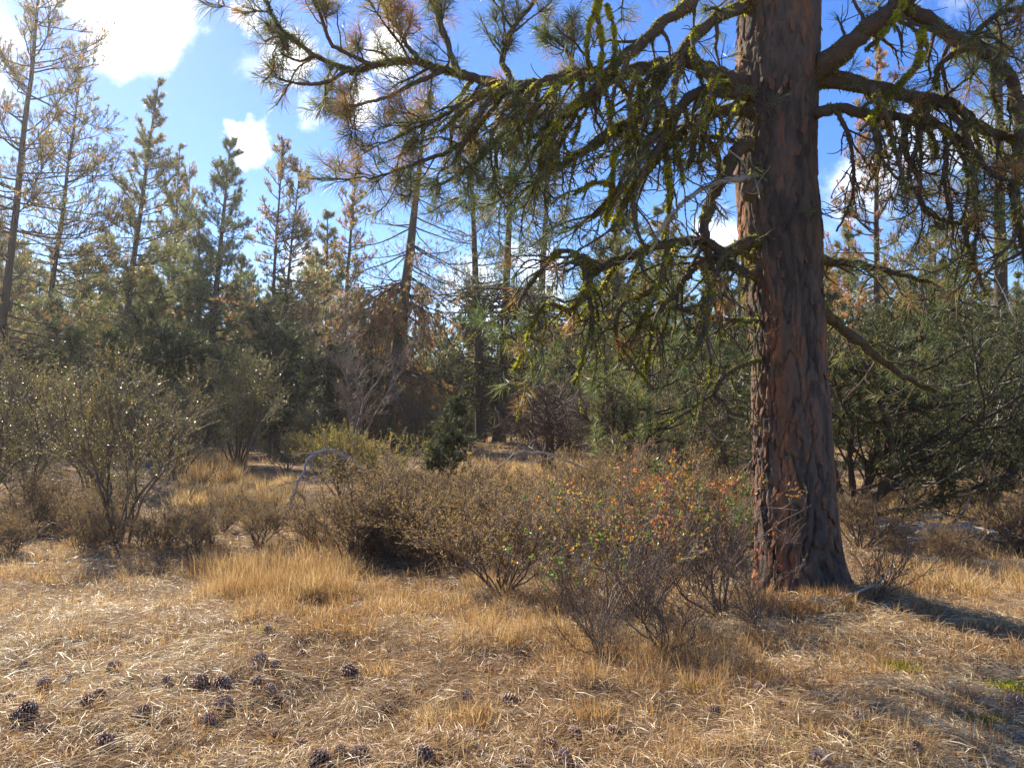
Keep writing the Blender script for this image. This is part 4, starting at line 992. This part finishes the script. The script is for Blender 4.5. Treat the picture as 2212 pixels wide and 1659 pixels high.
# ------------------------------------------------------------------ fallen wood
def stick(name, pts, w0, w1, kids, klen, seed, label, cat, mat='grey', tint=.6, grand=2, trop=(0, 0, -.6)):
    g = np.random.default_rng(seed)
    base = np.array(pts[0]); o = root(name, base, label, cat)
    Q = smooth_line(np.array(pts) - base, 24); Q[2:-1] += g.normal(0, .012, (21, 3))
    P0 = Q[None]; R0 = taper(w0, w1, 24, 1) * (1 + .08 * g.normal(size=(1, 24)))
    MB().tubes(P0, R0, 8, tint).build('stem', M[mat], o, smooth=True)
    if kids:
        i = np.zeros(kids, int); t = g.uniform(.15, 1, kids); c, T = along(P0, i, t)
        P1 = grow(c, off_axis(T, g.uniform(R(25), R(70), kids), g), klen * g.uniform(.4, 1.2, kids), 9, .14, trop, g)
        sm = MB().tubes(P1, taper(np.full(kids, w1 * .9), .003, 9), 5, tint)
        n = kids * grand; i = g.integers(0, kids, n); c, T = along(P1, i, g.uniform(.2, 1, n))
        P2 = grow(c, off_axis(T, g.uniform(R(25), R(60), n), g), klen * .4 * g.uniform(.4, 1.2, n), 6, .14, trop, g)
        sm.tubes(P2, taper(np.full(n, .005), .002, 6), 3, tint); sm.build('side_branch', M[mat], o, smooth=True)
    return o


stick('fallen_branch', [at(800, 1025, 13.6), at(745, 985, 13.3), at(705, 973, 13.1), at(668, 992, 12.9), at(645, 1040, 12.7), at(625, 1085, 12.5), at(600, 1108, 12.4)], .034, .012, 18, .7, 501, 'curved grey dead branch arching down to the sunny grass', 'branch')
stick('fallen_branch', [at(1330, 1050, 15.5), at(1200, 985, 15.2), at(1120, 977, 15.0), at(1080, 1005, 14.8), at(1050, 1045, 14.6)], .03, .010, 8, .6, 502, 'thin curved dead branch in the golden grass below the paired trunks', 'branch')
LG = G(1890, 1150)
stick('fallen_log', [G(1880, 1165) + [0, 0, .10], G(1985, 1163) + [0, 0, .16], G(2100, 1167) + [0, 0, .13], G(2260, 1183) + [0, 0, .12]], .07, .045, 16, .5, 503, 'grey weathered log lying right of the great trunk', 'log', tint=.75, trop=(0, 0, .2))
for k in range(13):
    p = G(rng.uniform(1880, 2010), rng.uniform(1130, 1180)); a = rng.uniform(-.7, .7); l_ = rng.uniform(.15, .4)
    mb = MB(); v = np.array([[0, 0, 0], [math.cos(a) * l_ * .5, math.sin(a) * l_ * .5, .02], [math.cos(a) * l_, math.sin(a) * l_, rng.uniform(-.01, .08)]])
    P = smooth_line(v, 9)[None]; P[0, 1:-1] += rng.normal(0, .012, (7, 3))
    o = mb.tubes(P, taper(rng.uniform(.018, .042), .006, 9, 1), 7, rng.uniform(.6, 1)).build('wood_chunk', M['grey'], None, True)
    o.location = p + [0, 0, .04 + .2 * rng.uniform() ** 2]
    o['label'] = 'bleached wood chunk in the pile at the grey log\'s end'; o['category'] = 'wood'; o['group'] = 'wood pile beside the log'
stick('fallen_twig', [G(1800, 1310) + [0, 0, .05], G(1830, 1302) + [0, 0, .04], G(1890, 1290) + [0, 0, .10], G(1935, 1250) + [0, 0, .16]], .011, .004, 4, .2, 504, 'pale forked twig lying at the great trunk\'s right foot', 'twig')
stick('fallen_twig', [G(1690, 1305) + [0, 0, .03], G(1760, 1312) + [0, 0, .05], G(1825, 1300) + [0, 0, .04]], .008, .003, 3, .15, 505, 'thin pale twig lying before the great trunk', 'twig')


# ------------------------------------------------------------------ pine cones and ground lichen
def cone_mesh(seed, openness):
    g = np.random.default_rng(seed); mb = MB()
    n = 78; k = np.arange(n); t = (k + .5) / n; a = k * 2.39996
    prof = np.sin(np.pi * (t * .86 + .1)) ** .75
    r = .036 * prof; z = (t - .5) * .092
    out = np.stack([np.cos(a), np.sin(a), np.zeros(n)], -1); tan = np.stack([-np.sin(a), np.cos(a), np.zeros(n)], -1)
    up = np.array([[0, 0, 1.0]]); tilt = (.15 + 1.0 * t)[:, None] * (1.3 - openness)
    d = nrm(out + up * tilt); nrmv = np.cross(tan, d)
    base = np.stack([np.zeros(n), np.zeros(n), z - .008], -1) + out * .3 * r[:, None]
    L = (r * (.85 + .25 * openness))[:, None]; w = (.0105 * (.6 + .5 * prof))[:, None]
    tip = base + d * L
    b0 = base - tan * w * .5; b1 = base + tan * w * .5
    m0 = tip - tan * w - d * L * .22; m1 = tip + tan * w - d * L * .22; e = tip + d * .003; th_ = nrmv * .0045
    V = np.stack([b0, b1, m1, e, m0, m1 - th_, e - th_ * .8, m0 - th_], 1).reshape(-1, 3)
    B = np.arange(n)[:, None] * 8
    tint = np.repeat(np.clip(.45 + g.normal(0, .12, n), 0, 1), 8).reshape(n, 8); tint[:, [3, 6]] += .4; tint[:, [2, 4, 5, 7]] += .12
    mb.add(V, B + np.array([[0, 1, 2, 4]]), tint.ravel())
    nV = len(V)
    mb.f.append(B + np.array([[4, 2, 3]])); mb.f.append(B + np.array([[2, 5, 6, 3]])); mb.f.append(B + np.array([[3, 6, 7, 4]])); mb.f.append(B + np.array([[7, 6, 5]])); mb.f.append(B + np.array([[1, 0, 7, 5]]))
    core = np.stack([np.zeros(8), np.zeros(8), np.linspace(-.046, .042, 8)], -1)[None]
    mb.tubes(core, np.array([[.004, .015, .019, .02, .018, .014, .009, .002]]), 8, .1)
    return mb.mesh('pine_cone', M['cone'])


cones_me = [cone_mesh(1, .75), cone_mesh(2, 1.0), cone_mesh(3, .5)]
cone_px = [(52, 1440), (95, 1483), (150, 1470), (248, 1449), (360, 1473), (437, 1480), (480, 1482), (560, 1433), (512, 1414), (650, 1417), (555, 1478), (582, 1495), (757, 1456), (595, 1442),
           (1057, 1450), (35, 1550), (22, 1513), (62, 1540), (215, 1503), (190, 1517), (235, 1532), (484, 1523), (310, 1536), (450, 1563), (95, 1584), (225, 1607), (592, 1593), (837, 1534),
           (1010, 1508), (1102, 1518), (650, 1614), (735, 1626), (775, 1630), (690, 1642), (938, 1602), (912, 1632), (1242, 1588), (1325, 1590), (1186, 1617), (1217, 1642), (1128, 1652),
           (1640, 1493), (1540, 1542), (1690, 1527), (1822, 1596), (1768, 1650), (2192, 1522), (1302, 1308), (580, 1366), (1850, 1555), (1975, 1620)]
bands = [(0, 1400, 'far, beyond the others'), (1400, 1462, 'rearmost row'), (1462, 1500, 'second row from the back'), (1500, 1548, 'middle row'), (1548, 1600, 'second row from the front'), (1600, 1700, 'front row')]
ORD = ['first', 'second', 'third', 'fourth', 'fifth', 'sixth', 'seventh', 'eighth', 'ninth', 'tenth', 'eleventh', 'twelfth', 'thirteenth']
for (b0, b1, nm) in bands:
    row = sorted([c for c in cone_px if b0 <= c[1] < b1])
    for j, (x, y) in enumerate(row):
        p = G(x, y); o = bpy.data.objects.new('pine_cone', cones_me[int(rng.integers(0, 3))]); col.objects.link(o)
        o.location = p + [0, 0, rng.uniform(0, .02)]; o.rotation_euler = (rng.uniform(.9, 1.9), rng.uniform(-.4, .4), rng.uniform(0, 6.28))
        s = rng.uniform(.62, 1.12); o.scale = (s, s, s)
        o['category'] = 'pine cone'; o['group'] = 'pine cones on the litter'
        o['label'] = ('pine cone lying below the nearest rose stems' if x > 1000 else 'pine cone in the straw farthest behind the rest') if b0 == 0 else f'brown pine cone, {ORD[j]} from the left in the {nm} of cones'

for (x, y, s, lab) in [(577, 1366, .05, 'small green moss tuft in litter before the golden grass'), (1690, 1612, .05, 'yellow-green moss tuft in litter at the bottom'), (2190, 1492, .10, 'bright green moss tuft at the right edge'),
                       (2117, 1562, .07, 'green moss tuft below the bright one at right'), (1945, 1448, .09, 'moss strip at the edge of the trunk\'s shadow'), (1500, 1490, .045, 'tiny moss tuft below the rose twigs')]:
    g = np.random.default_rng(int(x)); n = 700
    a = g.uniform(0, 6.28, n); r = np.abs(g.normal(0, .6, n)) * s
    c = np.stack([r * np.cos(a) * 1.5, r * np.sin(a), np.abs(g.normal(0, .25, n)) * s * .5 + .005], -1)
    o = MB().leaves(c, nrm(np.stack([np.cos(a) * .6, np.sin(a) * .6, np.ones(n)], -1) + g.normal(0, .4, (n, 3))), s * .2, s * .06, .62, g).build('moss_tuft', M['lichen'])
    o.location = G(x, y) + [0, 0, .01]; o['label'] = lab; o['category'] = 'moss'; o['group'] = 'moss tufts on the litter'
bpy.context.view_layer.update()

# ------------------------------------------------------------------ added scattering volume standing in for lens glare
hz = MB()
x0, x1, y0, y1, z0, z1 = gx[0] - 1, gx[-1] + 1, gy[0] - 1, gy[-1] + 1, float(ZZ.min()) - 1, 27.0
V = np.array([[x0, y0, z0], [x1, y0, z0], [x1, y1, z0], [x0, y1, z0], [x0, y0, z1], [x1, y0, z1], [x1, y1, z1], [x0, y1, z1]])
hm = bpy.data.materials.new('glare_veil'); hm.use_nodes = True; hm.node_tree.nodes.clear()
ho = hm.node_tree.nodes.new('ShaderNodeOutputMaterial'); hv = hm.node_tree.nodes.new('ShaderNodeVolumePrincipled')
hv.inputs['Color'].default_value = (1, .97, .92, 1); hv.inputs['Density'].default_value = 0.00055; hv.inputs['Anisotropy'].default_value = 0.7
hm.node_tree.links.new(hv.outputs[0], ho.inputs['Volume'])
hz.add(V, [[0, 3, 2, 1], [4, 5, 6, 7], [0, 1, 5, 4], [1, 2, 6, 5], [2, 3, 7, 6], [3, 0, 4, 7]]).build('veil', hm, kind='stuff', label='thin added haze in the air among the trees', category='veil')
